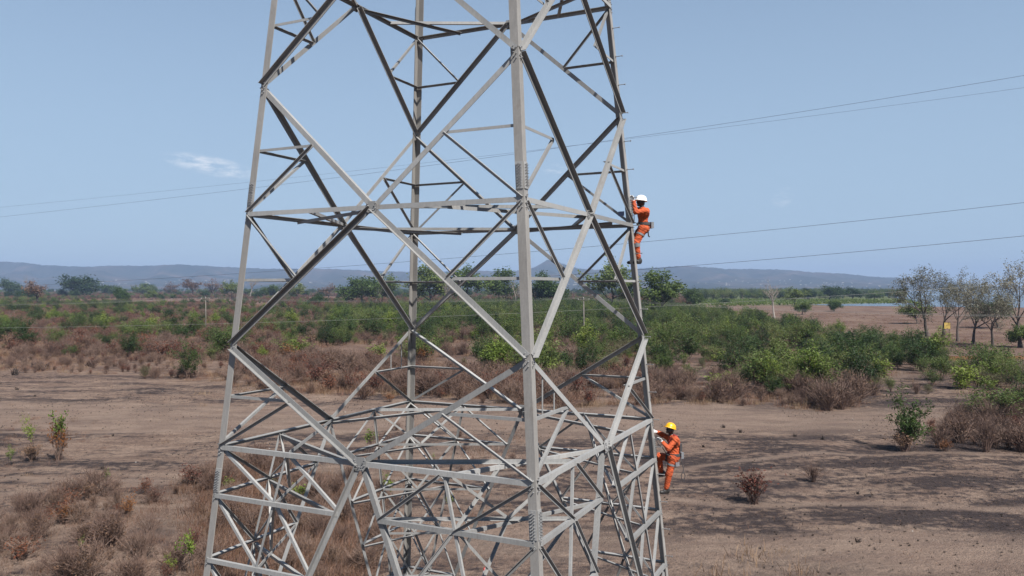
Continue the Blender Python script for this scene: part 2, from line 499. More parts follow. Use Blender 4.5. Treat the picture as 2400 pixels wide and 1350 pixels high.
# ------------------------------------------------------------------ hills
PROFILE = [(-1500, 640), (-600, 628), (-200, 616), (0, 614), (60, 617), (110, 623), (200, 627), (260, 623), (350, 624), (430, 622), (520, 627), (620, 631), (700, 632), (800, 633), (900, 637), (1000, 640), (1100, 637), (1200, 636), (1235, 634), (1262, 624), (1280, 613), (1290, 610), (1302, 614), (1330, 627), (1370, 634), (1420, 634), (1480, 632), (1540, 629), (1600, 626), (1660, 630), (1700, 633), (1770, 632), (1840, 634), (1900, 641), (1980, 645), (2060, 651), (2120, 653), (2180, 660), (2240, 668), (2300, 674), (2400, 677), (3200, 678), (3600, 660), (4200, 650)]
def hills():
    cols = np.concatenate([np.arange(-1400, 0, 40), np.arange(0, 2400, 7), np.arange(2400, 3900, 40)])
    pu = np.array([p[0] for p in PROFILE], float); pv = np.array([p[1] for p in PROFILE], float)
    prof = np.interp(cols, pu, pv)
    rows = np.array([4600, 4900, 5250, 5600, 5950, 6300, 6650, 7000, 7350, 7700, 8200, 9000, 10000], float)
    frac = np.array([0.0, 0.05, 0.14, 0.27, 0.38, 0.55, 0.70, 0.86, 1.0, 0.9, 0.7, 0.4, 0.0])
    ridge_i = 8
    vs = []
    for r, (Y, fr) in enumerate(zip(rows, frac)):
        for c, u in enumerate(cols):
            x = (u - 1200) / FPX * rows[ridge_i] * (0.55 + 0.45 * Y / rows[ridge_i])
            top = max(0.0, (677 - prof[c])) / FPX * rows[ridge_i] + (CAM_H if prof[c] < 675 else 0)
            g = 0.5 + 0.5 * math.sin(u * 0.045 + 1.3 * math.sin(u * 0.013) + r * 0.9)
            g2 = 0.5 + 0.5 * math.sin(u * 0.11 + r * 1.7)
            k = fr if r == ridge_i else fr * (1 - 0.34 * g * (1 if 0 < fr < 1 else 0) - 0.14 * g2)
            small = (math.sin(u * 0.31) + math.sin(u * 0.77 + 1) + math.sin(u * 1.31 + 2)) * 1.6 if top > 5 else 0
            z = top * k + small * (0.4 + 0.6 * fr) * (fr > 0)
            vs.append((x, Y + 120 * math.sin(u * 0.021 + r), max(z, -1) if fr > 0 else -1))
    n = len(cols)
    fs = [(r * n + c, r * n + c + 1, (r + 1) * n + c + 1, (r + 1) * n + c) for r in range(len(rows) - 1) for c in range(n - 1)]
    m, nt, bs, out = mat_new('wooded_hillside')
    v = geo_pos(nt)
    a = noise(nt, v, 0.0028, 6, 0.65)
    b = noise(nt, v, 0.018, 5, 0.7)
    col = ramp(nt, a, [(0.34, (0.014, 0.022, 0.014)), (0.52, (0.034, 0.036, 0.026)), (0.68, (0.085, 0.064, 0.050))])
    col = mix(nt, 0.5, col, ramp(nt, b, [(0.3, (0.6, 0.6, 0.6)), (0.7, (1.3, 1.3, 1.3))]), 'MULTIPLY')
    nt.links.new(col, bs.inputs['Base Color'])
    bs.inputs['Roughness'].default_value = 1.0
    bs.inputs['Specular IOR Level'].default_value = 0.0
    me = mesh_from('hills', vs, fs, [m], smooth=True)
    tag(add('hills', me), 'low blue wooded hills along the horizon', kind='structure')
    from mathutils.bvhtree import BVHTree
    return BVHTree.FromPolygons([Vector(v) for v in vs], fs)
hill_tree = hills()

# far town at the foot of the hills: pale specks of houses
def far_town():
    mb = MB()
    r = random.Random(5)
    for (u0, u1, v0, v1, n) in ((230, 560, 656, 668, 34), (1330, 1420, 662, 669, 12), (1620, 1900, 656, 669, 34), (1900, 2140, 662, 672, 36), (700, 780, 662, 667, 6)):
        for _ in range(n):
            u, v = r.uniform(u0, u1), r.uniform(v0, v1)
            d = Vector(((u - 1200) / FPX, 1, (675 - v) / FPX)).normalized()
            hit = hill_tree.ray_cast(Vector((0, 0, CAM_H)), d)[0]
            if hit is None: continue
            w, dd, h = r.uniform(3, 7), r.uniform(3, 6), r.uniform(2, 3.5)
            mb.box(hit, (w, 0, 0), (0, dd, 0), (0, 0, h))
    o = mb.build('distant_houses', flat_mat('pale_render', (0.34, 0.32, 0.29), 0.9, 0.2, 0.05))
    tag(o, 'specks of pale houses at the foot of the hills', 'houses', kind='stuff')
far_town()

# ------------------------------------------------------------------ the lattice tower
TYAW = R(-25.6956)
U = 3.25
TCX, TCY = -0.38514 * U, 5.376 * U
SL = 0.0793
def Wd(z):                       # half width at height z
    return U - SL * (z - CAM_H)
ZL = {k: CAM_H + v * U for k, v in (('Z', 2.061), ('A', 1.2667), ('B', 0.463), ('C', -0.3605), ('D', -0.9874))}
BAYS = [ZL['D'], CAM_H - 4.17, CAM_H - 5.45, CAM_H - 6.75, CAM_H - 8.05, CAM_H - 9.4, CAM_H - 10.8]
Z_TOP = ZL['Z'] + 4.6
tower = empty('transmission_tower', (TCX, TCY, 0), TYAW)
tag(tower, 'galvanised steel lattice transmission tower with crossed angle braces', 'tower')

def fp(k, u, z, off=0.0):
    """point on face k (0 = facing camera-left, then counter-clockwise): u in -1..1 across, off metres outward"""
    w = Wd(z)
    x, y = u * w, -(w + off)
    for _ in range(k): x, y = -y, x
    return Vector((x, y, z))
def fpm(k, um, z, off=0.0):
    return fp(k, um / Wd(z), z, off)
def fn(k):
    n = Vector((0, -1, SL)).normalized()
    x, y = n.x, n.y
    for _ in range(k): x, y = -y, x
    return Vector((x, y, n.z))

def angle_mesh(p0, p1, n, W, t, flip=False, out=True, W2=None):
    """rolled L angle from p0 to p1: one leg in the plane whose normal is n, the other leg standing out of it"""
    p0, p1 = Vector(p0), Vector(p1)
    d = (p1 - p0)
    d.normalize()
    n = (n - d * n.dot(d)).normalized()
    e1 = n.cross(d).normalized()
    if flip == 'low':                      # standing leg on the lower edge
        e1 = e1 if e1.z > 0 else -e1
    elif flip == 'high':
        e1 = -e1 if e1.z > 0 else e1
    elif flip: e1 = -e1
    e2 = n if out else -n
    W2 = W2 or W
    prof = [(-W / 2, 0), (W / 2, 0), (W / 2, t), (-W / 2 + t, t), (-W / 2 + t, W2), (-W / 2, W2)]
    vs = [p + e1 * a + e2 * b for p in (p0, p1) for a, b in prof]
    fs = [(i, (i + 1) % 6, 6 + (i + 1) % 6, 6 + i) for i in range(6)] + [(5, 4, 3, 2, 1, 0), (6, 7, 8, 9, 10, 11)]
    if (e1.cross(e2)).dot(d) < 0:
        fs = [tuple(reversed(f)) for f in fs]
    return vs, fs

def member(name, p0, p1, n, W, t=0.010, flip=False, out=True, off=0.0, trim=(0.0, 0.0), mat=None):
    p0, p1 = Vector(p0), Vector(p1)
    d = (p1 - p0).normalized()
    p0 = p0 + d * trim[0] + n * off; p1 = p1 - d * trim[1] + n * off
    vs, fs = angle_mesh(p0, p1, n, W, t, flip, out)
    return add(name, mesh_from(name, vs, fs, [mat or M_STEEL]), tower)

# legs: big angles with the heel on the corner, the flanges running along the two faces
def corner(k, z):
    """corner between face k-1 and face k (u = -1 of face k)"""
    return fp(k, -1, z)
legs = []
LF, LT = 0.155, 0.018
for k in range(4):
    zs = [0.0, Z_TOP]
    vs = []
    e1 = fp(k, 1, 0) - fp(k, -1, 0); e1.normalize()                  # along face k
    e2 = fp((k + 3) % 4, -1, 0) - fp((k + 3) % 4, 1, 0); e2.normalize()   # along face k-1, away from the corner
    prof = [(0, 0), (LF, 0), (LF, LT), (LT, LT), (LT, LF), (0, LF)]
    for z in zs:
        c = corner(k, z)
        vs += [c + e1 * a + e2 * b for a, b in prof]
    fs = [(i, (i + 1) % 6, 6 + (i + 1) % 6, 6 + i) for i in range(6)] + [(5, 4, 3, 2, 1, 0), (6, 7, 8, 9, 10, 11)]
    leg = add('leg', mesh_from('leg', vs, fs, [M_LEG]), tower)
    legs.append((leg, e1, e2))

def hexbolt(mb, p, n, r=0.016, h=0.022, shank=0.0):
    n = Vector(n).normalized()
    mb.tube([p, p + n * h], r, 6)
    if shank: mb.tube([p + n * h, p + n * (h + shank)], r * 0.55, 6)

# splice plates with their rows of bolts
for k, (leg, e1, e2) in enumerate(legs):
    for zc in (CAM_H + 1.93, CAM_H - 3.86, CAM_H + 7.25):
        for (ea, eb) in ((e1, e2), (e2, e1)):
            mb = MB()
            c0, c1 = corner(k, zc - 0.235), corner(k, zc + 0.235)
            ctr = (c0 + c1) / 2 + ea * 0.080 - eb * 0.009
            mb.box(ctr, ea * 0.068, eb * 0.007, (c1 - c0) / 2)
            mb.build('splice_plate', M_STEEL, leg)
            bb = MB()
            for g in (-0.105, 0.105):
                for i in range(4):
                    for j, col in enumerate((-0.036, 0.0, 0.036)):
                        if (i + j) % 2 and i in (0, 3): pass
                        z = g + (i - 1.5) * 0.050 + (0.018 if j == 1 else 0)
                        hexbolt(bb, ctr + ea * col + (c1 - c0).normalized() * z - eb * 0.007, -eb, 0.0115, 0.016, 0.020)
            for col in (-0.06, 0.06):
                pass
            bb.put([ctr + ea * a + Vector((0, 0, b - 0.262)) - eb * q for a, b, q in ((-0.068, -0.006, -0.004), (0.068, -0.006, -0.004), (0.068, 0.006, -0.004), (-0.068, 0.006, -0.004), (-0.068, -0.006, 0.012), (0.068, -0.006, 0.012), (0.068, 0.006, 0.012), (-0.068, 0.006, 0.012))],
                   [(3, 2, 1, 0), (4, 5, 6, 7), (0, 1, 5, 4), (1, 2, 6, 5), (2, 3, 7, 6), (3, 0, 4, 7)])
            b = bb.build('bolts', M_BOLT, leg)
            b['kind'] = 'stuff'
    # node bolts on both flanges
    nb = MB()
    for lv in ('A', 'B', 'C', 'D', 'Z'):
        for (ea, eb) in ((e1, e2), (e2, e1)):
            for dz in (-0.13, -0.05, 0.06):
                for col in (0.045, 0.095):
                    c = corner(k, ZL[lv] + dz + (0.03 if col > 0.06 else 0)) + ea * col
                    hexbolt(nb, c - eb * 0.0, -eb, 0.0115, 0.034)
    for i in range(len(BAYS)):
        for (ea, eb) in ((e1, e2), (e2, e1)):
            for dz in (-0.06, 0.05):
                c = corner(k, BAYS[i] + dz) + ea * 0.07
                hexbolt(nb, c, -eb, 0.0115, 0.034)
    b = nb.build('bolts', M_BOLT, leg)
    b['kind'] = 'stuff'
    # concrete footing collar where the leg enters the ground
    ft = MB()
    c = corner(k, 0.0)
    ft.box(c + (e1 + e2) * 0.1 + Vector((0, 0, 0.2)), e1 * 0.4, e2 * 0.4, Vector((0, 0, 0.28)))
    ft.build('footing', flat_mat('concrete', (0.36, 0.34, 0.31), 0.9, 0.15, 3), tower)

# step bolts up the right-hand leg (corner between face 1 and face 2), alternately on its two flanges
leg, e1, e2 = legs[2]
z = 0.6; i = 0
step_me = None
while z < Z_TOP - 0.2:
    ea, eb = (e2, e1) if i % 2 == 0 else (e1, e2)
    c = corner(2, z) + ea * 0.08
    mb = MB()
    mb.tube([c - eb * 0.0, c - eb * 0.165], 0.0095, 6)
    mb.tube([c - eb * 0.165, c - eb * 0.180], 0.020, 6)
    mb.tube([c - eb * 0.0, c - eb * 0.022], 0.019, 6)
    mb.build('step_bolt', M_BOLT, leg)
    z += 0.335; i += 1

# face bracing; which way the standing leg of each main diagonal points (out of the face or into it), by face and side
OH, OL, IH = (True, 'high'), (True, 'low'), (False, 'high')
STAND = {(0, -1): (IH, OH, OH), (0, 1): (IH, OL, OL), (1, -1): (OH, OL, OL), (1, 1): (OL, OH, OH),
         (2, -1): (IH, OL, OL), (2, 1): (IH, OL, IH), (3, -1): (OL, IH, IH), (3, 1): (IH, OL, OL)}
N0 = {k: fn(k) for k in range(4)}
DG, HB, RD = 0.100, 0.090, 0.054
TRM = 0.11
def mid_pt(a, b): return (Vector(a) + Vector(b)) * 0.5
for k in range(4):
    n = N0[k]
    zA, zB, zC, zD, zZ = ZL['A'], ZL['B'], ZL['C'], ZL['D'], ZL['Z']
    QB, QD, QZ = fp(k, 0, zB), fp(k, 0, zD), fp(k, 0, zZ)
    for s in (-1, 1):
        outer = (s == -1)
        o_up, o_lo = (0.003, 0.004)
        def dg(p, q, outward, flip, nm='diagonal_brace', W=DG):
            return member(nm, p, q, n, W, 0.012, flip=flip, out=outward, off=(0.004 if outward else -(LT + 0.004)), trim=(0.06, 0.02))
        # leg nodes -> face centres; the '\' lines lie outside the leg flange, the '/' lines inside
        A_, B_, C_, D_, Z_ = (fp(k, s, z) for z in (zA, zB, zC, zD, zZ))
        oAB, oCB, oAZ = STAND[(k, s)]
        dg(A_, QB, *oAB)
        dg(C_, QB, *oCB)
        dg(C_, QD, *(OL if (k, s) in ((0, -1), (1, 1), (3, -1)) else IH))
        dg(A_, QZ, *oAZ)
        # belts
        for z, q in ((zB, QB), (zD, QD), (zZ, QZ)):
            p = fp(k, s, z)
            member('belt_brace', p, q, n, HB, 0.010, flip=(s == -1), out=False, off=(0.020 if z != zD else 0.018), trim=(0.06, 0.0))
        # redundant members inside the panels
        def red(p, q, flip=False, trim=(0.05, 0.02), W=RD, off=-(LT + 0.020), out=False):
            member('short_brace', p, q, n, W, 0.008, flip=flip, out=out, off=off, trim=trim)
        for (top, qz, low, dn) in ((A_, QB, B_, True), (C_, QB, B_, False), (C_, QD, D_, True), (A_, QZ, Z_, False)):
            M = mid_pt(top, qz)
            leg_pt = fp(k, s, M.z)
            red(leg_pt, M, flip=(s == -1))
            lit = ((k, s) in ((1, -1), (3, -1)) and dn) or ((k, s) == (1, 1) and not dn) or ((k, s) in ((2, 1), (2, -1), (3, 1)) and not dn)
            red(low, M, flip='high', off=-(LT + 0.034) if lit else 0.006, out=not lit)
        # lower body: main foot diagonal with its ladder of small members
        def E(i):
            return fpm(k, s * 0.463 * (zD - BAYS[i]), BAYS[i])
        def L_(i): return fp(k, s, BAYS[i])
        def M_(i): return (E(i) + L_(i)) * 0.5
        foot = fp(k, s, 0.35)
        member('foot_brace', QD, foot, n, 0.096, 0.012, flip='high', out=(k, s) in ((0, -1), (1, 1), (2, 1), (3, -1)), off=0.004 if (k, s) in ((0, -1), (1, 1), (2, 1), (3, -1)) else -(LT + 0.004), trim=(0.05, 0.1))
        for i in range(len(BAYS)):
            if i > 0:
                member('belt_brace', L_(i), E(i), n, 0.082, 0.009, flip=(s == -1), out=False, off=0.022, trim=(0.06, 0.0))
            if i + 1 < len(BAYS):
                red(M_(i), M_(i + 1), flip=(s == 1), off=-0.012, W=0.05)
                dk = (k, s) in ((0, 1), (1, -1))
                red(L_(i), M_(i + 1), flip='high', off=0.005 if dk else -(LT + 0.022), W=0.056, out=dk)
                red(M_(i), E(i + 1), flip='high', off=0.006 if dk else -(LT + 0.030), W=0.056, out=dk)

# plan bracing: at each belt the corner triangles are tied with crossed horizontal angles
UPV = Vector((0, 0, 1))
def plan(p, q, W=0.068, off=0.0):
    return member('plan_brace', p, q, UPV, W, 0.008, flip=False, out=off > -0.05, off=-0.012 if off > -0.05 else -0.024, trim=(0.04, 0.04))
def line_x(a, b, c, d):
    """crossing point of two lines seen in plan"""
    x1, y1, x2, y2, x3, y3, x4, y4 = a.x, a.y, b.x, b.y, c.x, c.y, d.x, d.y
    den = (x1 - x2) * (y3 - y4) - (y1 - y2) * (x3 - x4)
    t = ((x1 - x3) * (y3 - y4) - (y1 - y3) * (x3 - x4)) / den
    return a + (b - a) * t
for k in range(4):
    j = (k + 3) % 4                      # faces j (its u = +1) and k (its u = -1) share the corner
    for z in (ZL['B'], ZL['Z']):
        P1, Q1 = fp(k, -0.5, z, 0.0), fp(k, 0, z, 0.0)
        P2, Q2 = fp(j, 0.5, z, 0.0), fp(j, 0, z, 0.0)
        plan(P1, Q2, off=-0.03); plan(P2, Q1, off=-0.11)
    prevM = None
    for i, z in enumerate(BAYS):
        m = 0.463 * (ZL['D'] - z)
        Q1 = fpm(k, -m, z, -0.03); Q2 = fpm(j, m, z, -0.03)
        P1 = (Q1 + fp(k, -1, z, -0.03)) * 0.5; P2 = (Q2 + fp(j, 1, z, -0.03)) * 0.5
        plan(P1, Q2, 0.075 if i == 0 else 0.06, off=-0.03); plan(P2, Q1, 0.075 if i == 0 else 0.06, off=-0.11)
        X = line_x(P1, Q2, P2, Q1)
        if prevM:
            for pm in prevM[:2]:
                d = (X - pm).normalized()
                member('corner_strut', pm, X, (UPV - d * UPV.dot(d)).normalized(), 0.05, 0.007, trim=(0.05, 0.05))
            d = (P2 - prevM[2]).normalized()
            member('corner_strut', prevM[2], P2, (UPV - d * UPV.dot(d)).normalized(), 0.05, 0.007, trim=(0.05, 0.05))
        prevM = (P1, P2, X)

# gusset plates at the face centres, bolted
for k in range(4):
    n = N0[k]
    for z, hw, hh in ((ZL['B'], 0.125, 0.115), (ZL['D'], 0.15, 0.125), (ZL['Z'], 0.125, 0.115)):
        c = fp(k, 0, z)
        e1 = (fp(k, 1, z) - fp(k, -1, z)).normalized()
        up = n.cross(e1).normalized()
        if up.z < 0: up = -up
        ring = [(-hw, -hh * 0.35), (-hw * 0.62, -hh), (hw * 0.62, -hh), (hw, -hh * 0.35), (hw, hh * 0.45), (hw * 0.66, hh), (-hw * 0.66, hh), (-hw, hh * 0.45)]
        vs = [c + e1 * a + up * b + n * q for q in (0.021, 0.033) for a, b in ring]
        m_ = len(ring)
        fs = [(i, (i + 1) % m_, m_ + (i + 1) % m_, m_ + i) for i in range(m_)] + [tuple(reversed(range(m_))), tuple(range(m_, 2 * m_))]
        g = add('gusset_plate', mesh_from('gusset_plate', vs, fs, [M_STEEL]), tower)
        bb = MB()
        for a, b in ((-0.11, -0.02), (-0.085, 0.03), (-0.105, 0.07), (0.105, 0.075), (0.085, 0.03), (0.11, -0.02), (-0.05, -0.05), (0.0, -0.05), (0.05, -0.05), (-0.07, -0.09), (0.07, -0.09), (0.03, -0.1)):
            hexbolt(bb, c + e1 * a * hw / 0.145 + up * b + n * 0.033, n, 0.0115, 0.028)
        b = bb.build('bolts', M_BOLT, g)
        b['kind'] = 'stuff'

# pairs of thin hanger rods in the lower panels beside two of the legs
for k, s in ((1, -1), (3, -1)):
    C_, QD = fp(k, s, ZL['C']), fp(k, 0, ZL['D'])
    for f in (0.16, 0.30):
        p = C_ + (QD - C_) * f
        q = Vector((p.x, p.y, mid_pt(C_, QD).z))
        mb = MB(); mb.tube([p - N0[k] * 0.05, q - N0[k] * 0.05], 0.014, 6)
        mb.build('hanger_rod', M_STEEL, tower)
# small number plate on the right-hand leg
leg, e1, e2 = legs[2]
mb = MB()
c = corner(2, ZL['B'] + 0.30) + e1 * 0.27 - e2 * 0.01
mb.box(c, e1 * 0.075, e2 * 0.004, Vector((0, 0, 0.055)))
mb.build('number_plate', flat_mat('blue_grey_plate', (0.10, 0.12, 0.20), 0.5, 0.1), leg)
# ------------------------------------------------------------------ plants: prototypes
class Plant:
    """wood and leaf geometry of one grown plant, metres, base at the origin"""
    def __init__(self, seed):
        self.r = random.Random(seed)
        self.wv, self.wf, self.lv, self.lf = [], [], [], []
    def limb(self, pts, rad, n):
        mb = MB(); mb.tube(pts, rad, n, cap=False)
        k = len(self.wv)
        self.wv += mb.v; self.wf += [tuple(i + k for i in f) for f in mb.f]
    def leaf(self, p, size, aspect=0.5, droop=0.0, up=0.5):
        r = self.r
        a = Vector((r.gauss(0, 1), r.gauss(0, 1), r.gauss(0, 1) * 0.6 - droop))
        if a.length < 1e-3: a = Vector((1, 0, 0))
        a.normalize()
        n = Vector((r.gauss(0, 1), r.gauss(0, 1), r.gauss(0, 1) + up))
        b = n.cross(a)
        if b.length < 1e-3: b = a.orthogonal()
        b.normalize()
        s = size * r.uniform(0.65, 1.35)
        a = a * s * 0.5; b = b * s * 0.5 * aspect
        k = len(self.lv)
        self.lv += [p - a, p - a * 0.1 - b, p + a, p - a * 0.1 + b]
        self.lf.append((k, k + 1, k + 2, k + 3))
    def grow(self, start, d, length, rad, level, P):
        r = self.r
        ns = P['seg'][min(level, len(P['seg']) - 1)]
        pts = [Vector(start)]
        d = Vector(d).normalized()
        for i in range(ns):
            d = (d + Vector((r.gauss(0, 1), r.gauss(0, 1), r.gauss(0, 1))) * P['wob'] + Vector((0, 0, P['up']))).normalized()
            pts.append(pts[-1] + d * length / ns)
        rr = [rad * (1 - 0.62 * i / ns) for i in range(ns + 1)]
        if level == 0: rr[0] *= 1.35
        self.limb(pts, rr, P['sides'][min(level, len(P['sides']) - 1)])
        last = level >= P['levels']
        if level >= P.get('leaf_from', P['levels']):
            for _ in range(P['leaves'] if last else P['leaves'] // 2):
                t = r.uniform(0.15, 1.0)
                i = min(int(t * ns), ns - 1)
                p = pts[i].lerp(pts[i + 1], t * ns - i)
                q = p + Vector((r.gauss(0, 1), r.gauss(0, 1), r.gauss(0, 0.8))) * P['puff']
                self.leaf(q, P['leaf'], P.get('aspect', 0.5), P.get('droop', 0.0))
        if last: return
        nc = P['kids'][level]
        base = r.uniform(0, 6.28)
        for c in range(nc):
            t = r.uniform(P['from'][level], 1.0) if c else 1.0
            i = min(int(t * ns), ns - 1)
            p = pts[i].lerp(pts[i + 1], t * ns - i)
            dd = (pts[i + 1] - pts[i]).normalized()
            side = dd.orthogonal().normalized()
            side.rotate(Matrix.Rotation(base + c * 2.4 + r.uniform(-0.4, 0.4), 3, dd))
            ang = r.uniform(*P['ang'][level]) * (0.5 if c == 0 else 1)
            nd = dd * math.cos(ang) + side * math.sin(ang)
            self.grow(p, nd, length * r.uniform(*P['len'][level]), max(rr[i] * r.uniform(0.55, 0.75), 0.006), level + 1, P)
    def meshes(self, name, wood, leaf):
        w = mesh_from(name + '_wood', self.wv, self.wf, [wood], smooth=True) if self.wv else None
        l = mesh_from(name + '_leaves', self.lv, self.lf, [leaf]) if self.lv else None
        both = mesh_from(name, self.wv + self.lv, self.wf + [tuple(i + len(self.wv) for i in f) for f in self.lf], [wood, leaf],
                         [0] * len(self.wf) + [1] * len(self.lf))
        zs = [v[2] for v in self.wv + [tuple(v) for v in self.lv]]
        return dict(wood=w, leaf=l, both=both, h=max(zs))

def tree(seed, H, P, wood, leaf, name, lean=0.06):
    pl = Plant(seed)
    r = pl.r
    pl.grow((0, 0, -0.1), (r.gauss(0, lean), r.gauss(0, lean), 1), H * P['trunk'], P['rad'], 0, P)
    return pl.meshes(name, wood, leaf)

def shrub(seed, H, n, P, wood, leaf, name, spread=0.55):
    pl = Plant(seed)
    r = pl.r
    for i in range(n):
        a = r.uniform(0, 6.28)
        s = r.uniform(0.05, spread)
        pl.grow((math.cos(a) * 0.12, math.sin(a) * 0.12, -0.05), (math.cos(a) * s, math.sin(a) * s, 1), H * r.uniform(0.45, 0.75), P['rad'], 0, P)
    return pl.meshes(name, wood, leaf)

def tuft(seed, H, n, w, spread, leaf, name, droop=0.25, patch=0.12):
    r = random.Random(seed)
    v, f = [], []
    for i in range(n):
        a = r.uniform(0, 6.28); s = r.uniform(0, spread); h = H * (r.uniform(0.25, 1.0) if patch > 0.2 else r.uniform(0.45, 1.0))
        o = Vector((r.gauss(0, patch * H), r.gauss(0, patch * H), -0.03))
        d = Vector((math.cos(a) * s, math.sin(a) * s, 1)).normalized()
        side = Vector((-math.sin(a + 0.6), math.cos(a + 0.6), 0)) * w * r.uniform(0.6, 1.3)
        m = o + d * h * 0.6
        tip = m + (d + Vector((math.cos(a), math.sin(a), -0.4)) * droop * r.uniform(0.3, 1.6)).normalized() * h * 0.45
        k = len(v)
        v += [o - side, o + side, m + side * 0.7, m - side * 0.7, tip]
        f += [(k, k + 1, k + 2, k + 3), (k + 3, k + 2, k + 4)]
    me = mesh_from(name, v, f, [leaf])
    return dict(wood=None, leaf=me, both=me, h=H)

def twiggy(seed, H, n, leaf, name, spread=0.8, w=0.016, extra=None, n_extra=0, extra_size=0.1):
    """a leafless thicket bush: many thin forked stems fanning from the root"""
    r = random.Random(seed)
    v, f, mi = [], [], []
    tips = []
    def strip(p, q, w0, w1):
        d = (q - p); s = d.cross(Vector((r.gauss(0, 1), r.gauss(0, 1), r.gauss(0, 0.4))))
        if s.length < 1e-4: s = d.orthogonal()
        s.normalize()
        k = len(v)
        v.extend([p - s * w0, p + s * w0, q + s * w1, q - s * w1]); f.append((k, k + 1, k + 2, k + 3)); mi.append(0)
    for i in range(n):
        a = r.uniform(0, 6.28); s = abs(r.gauss(0, spread * 0.6))
        p = Vector((r.gauss(0, 0.1), r.gauss(0, 0.1), -0.05))
        d = Vector((math.cos(a) * s, math.sin(a) * s, 1)).normalized()
        L = H * r.uniform(0.5, 0.95)
        q = p + d * L * 0.45
        strip(p, q, w, w * 0.8)
        for c in range(3):
            d2 = (d + Vector((r.gauss(0, 0.33), r.gauss(0, 0.33), r.gauss(0, 0.15)))).normalized()
            t = q + d2 * L * r.uniform(0.3, 0.6)
            strip(q, t, w * 0.75, w * 0.45)
            for c2 in range(2):
                d3 = (d2 + Vector((r.gauss(0, 0.5), r.gauss(0, 0.5), r.gauss(0, 0.25)))).normalized()
                m = q.lerp(t, r.uniform(0.4, 1))
                e = m + d3 * L * r.uniform(0.12, 0.3)
                strip(m, e, w * 0.5, w * 0.3)
                tips.append(e); tips.append(m)
    for i in range(n_extra):
        p = r.choice(tips) + Vector((r.gauss(0, 0.06), r.gauss(0, 0.06), r.gauss(0, 0.05)))
        a = Vector((r.gauss(0, 1), r.gauss(0, 1), r.gauss(0, 0.7))).normalized() * extra_size * r.uniform(0.4, 0.8)
        b = a.cross(Vector((r.gauss(0, 1), r.gauss(0, 1), r.gauss(0, 1)))).normalized() * extra_size * 0.3
        k = len(v)
        v.extend([p - a, p - b, p + a, p + b]); f.append((k, k + 1, k + 2, k + 3)); mi.append(1)
    nw = sum(1 for m in mi if m == 0)
    wood = mesh_from(name + '_wood', v[:nw * 4], f[:nw], [leaf])
    lf = mesh_from(name + '_leaves', v[nw * 4:], [tuple(i - nw * 4 for i in q) for q in f[nw:]], [extra]) if n_extra else None
    both = mesh_from(name, v, f, [leaf] + ([extra] if extra else []), mi)
    return dict(wood=wood, leaf=lf, both=both, h=H)

SH = dict(levels=2, seg=(4, 3, 2), sides=(5, 4, 3), wob=0.13, up=0.06, kids=(6, 5), ang=((0.4, 0.9), (0.4, 1.0)), len=((0.45, 0.75), (0.4, 0.7)), leaf=0.17, leaves=11, puff=0.13, rad=0.035, leaf_from=1, aspect=0.5)
SH['from'] = (0.3, 0.25)
FEATH = dict(SH, leaf=0.24, aspect=0.26, droop=0.5, leaves=13, puff=0.14)
PROTO = {}
PROTO['green'] = [shrub(s, 3.4, n, P, M_TWIG, m, 'leafy_shrub') for s, n, P, m in ((1, 8, SH, M_GREEN), (2, 7, FEATH, M_GREEN), (3, 9, SH, M_DARK), (4, 7, FEATH, M_DARK), (5, 7, SH, M_GREEN))]
PROTO['green'] += [shrub(s, 3.4, n, dict(FEATH, kids=(8, 4), up=0.10, leaves=15, ang=((0.5, 1.2), (0.4, 0.9)), len=((0.25, 0.45), (0.5, 0.8))), M_TWIG, m, 'leafy_shrub', 0.35) for s, n, m in ((6, 4, M_GREEN), (7, 3, M_DARK), (8, 5, M_BRIGHT))]
PROTO['olive'] = [shrub(s, 2.8, n, dict(SH, leaves=7, leaf=0.14), M_TWIG, m, 'olive_shrub') for s, n, m in ((11, 8, M_OLIVE), (12, 9, M_OLIVE), (13, 8, M_GREEN))]
PROTO['bright'] = [shrub(s, 2.2, n, dict(SH, leaves=8, leaf=0.19), M_TWIG, M_BRIGHT, 'bright_shrub') for s, n in ((21, 5), (22, 4))]
PROTO['sprig'] = [shrub(s, 2.6, n, dict(SH, kids=(3, 3), leaves=12, leaf=0.20, leaf_from=2, puff=0.13, ang=((0.2, 0.5), (0.3, 0.7))), M_BARK, M_BRIGHT, 'sprig', 0.25) for s, n in ((24, 2), (25, 3))]
PROTO['dry'] = [twiggy(s, 1.9, n, M_TWIG, 'dry_thicket', sp, 0.011, M_BROWN, k, 0.08) for s, n, sp, k in ((31, 95, 1.0, 80), (32, 80, 1.15, 300), (33, 75, 0.8, 30), (34, 60, 1.4, 160))]
PROTO['red'] = [twiggy(s, 1.6, 45, M_TWIG, 'red_shrub', 0.7, 0.012, m, 420, 0.10) for s, m in ((41, M_RED), (42, M_BROWN), (43, M_RED))]
PROTO['orange'] = [twiggy(s, 1.8, 40, M_TWIG, 'orange_shrub', 0.7, 0.013, M_ORANGE, 480, 0.12) for s in (51, 52)]
PROTO['straw'] = [tuft(s, 0.9, 64, 0.011, 0.7, m, 'straw_tuft', 0.4, 0.55) for s, m in ((61, M_STRAW), (62, M_STRAW), (63, M_PINKGRASS), (64, M_PINKGRASS))]
PROTO['rust'] = [tuft(s, 1.1, 70, 0.011, 0.8, m, 'rust_tuft', 0.5, 0.6) for s, m in ((66, M_PINKGRASS), (67, M_TWIG), (70, M_BROWN))]
PROTO['char'] = [tuft(s, 0.30, 26, 0.012, 0.9, M_CHAR, 'charred_tuft', 0.5) for s in (71, 72)]
PROTO['stub'] = [tuft(s, 0.16, 26, 0.011, 1.3, m, 'stubble', 0.6, 1.6) for s, m in ((76, M_STRAW), (77, M_PINKGRASS), (78, M_CHAR))]
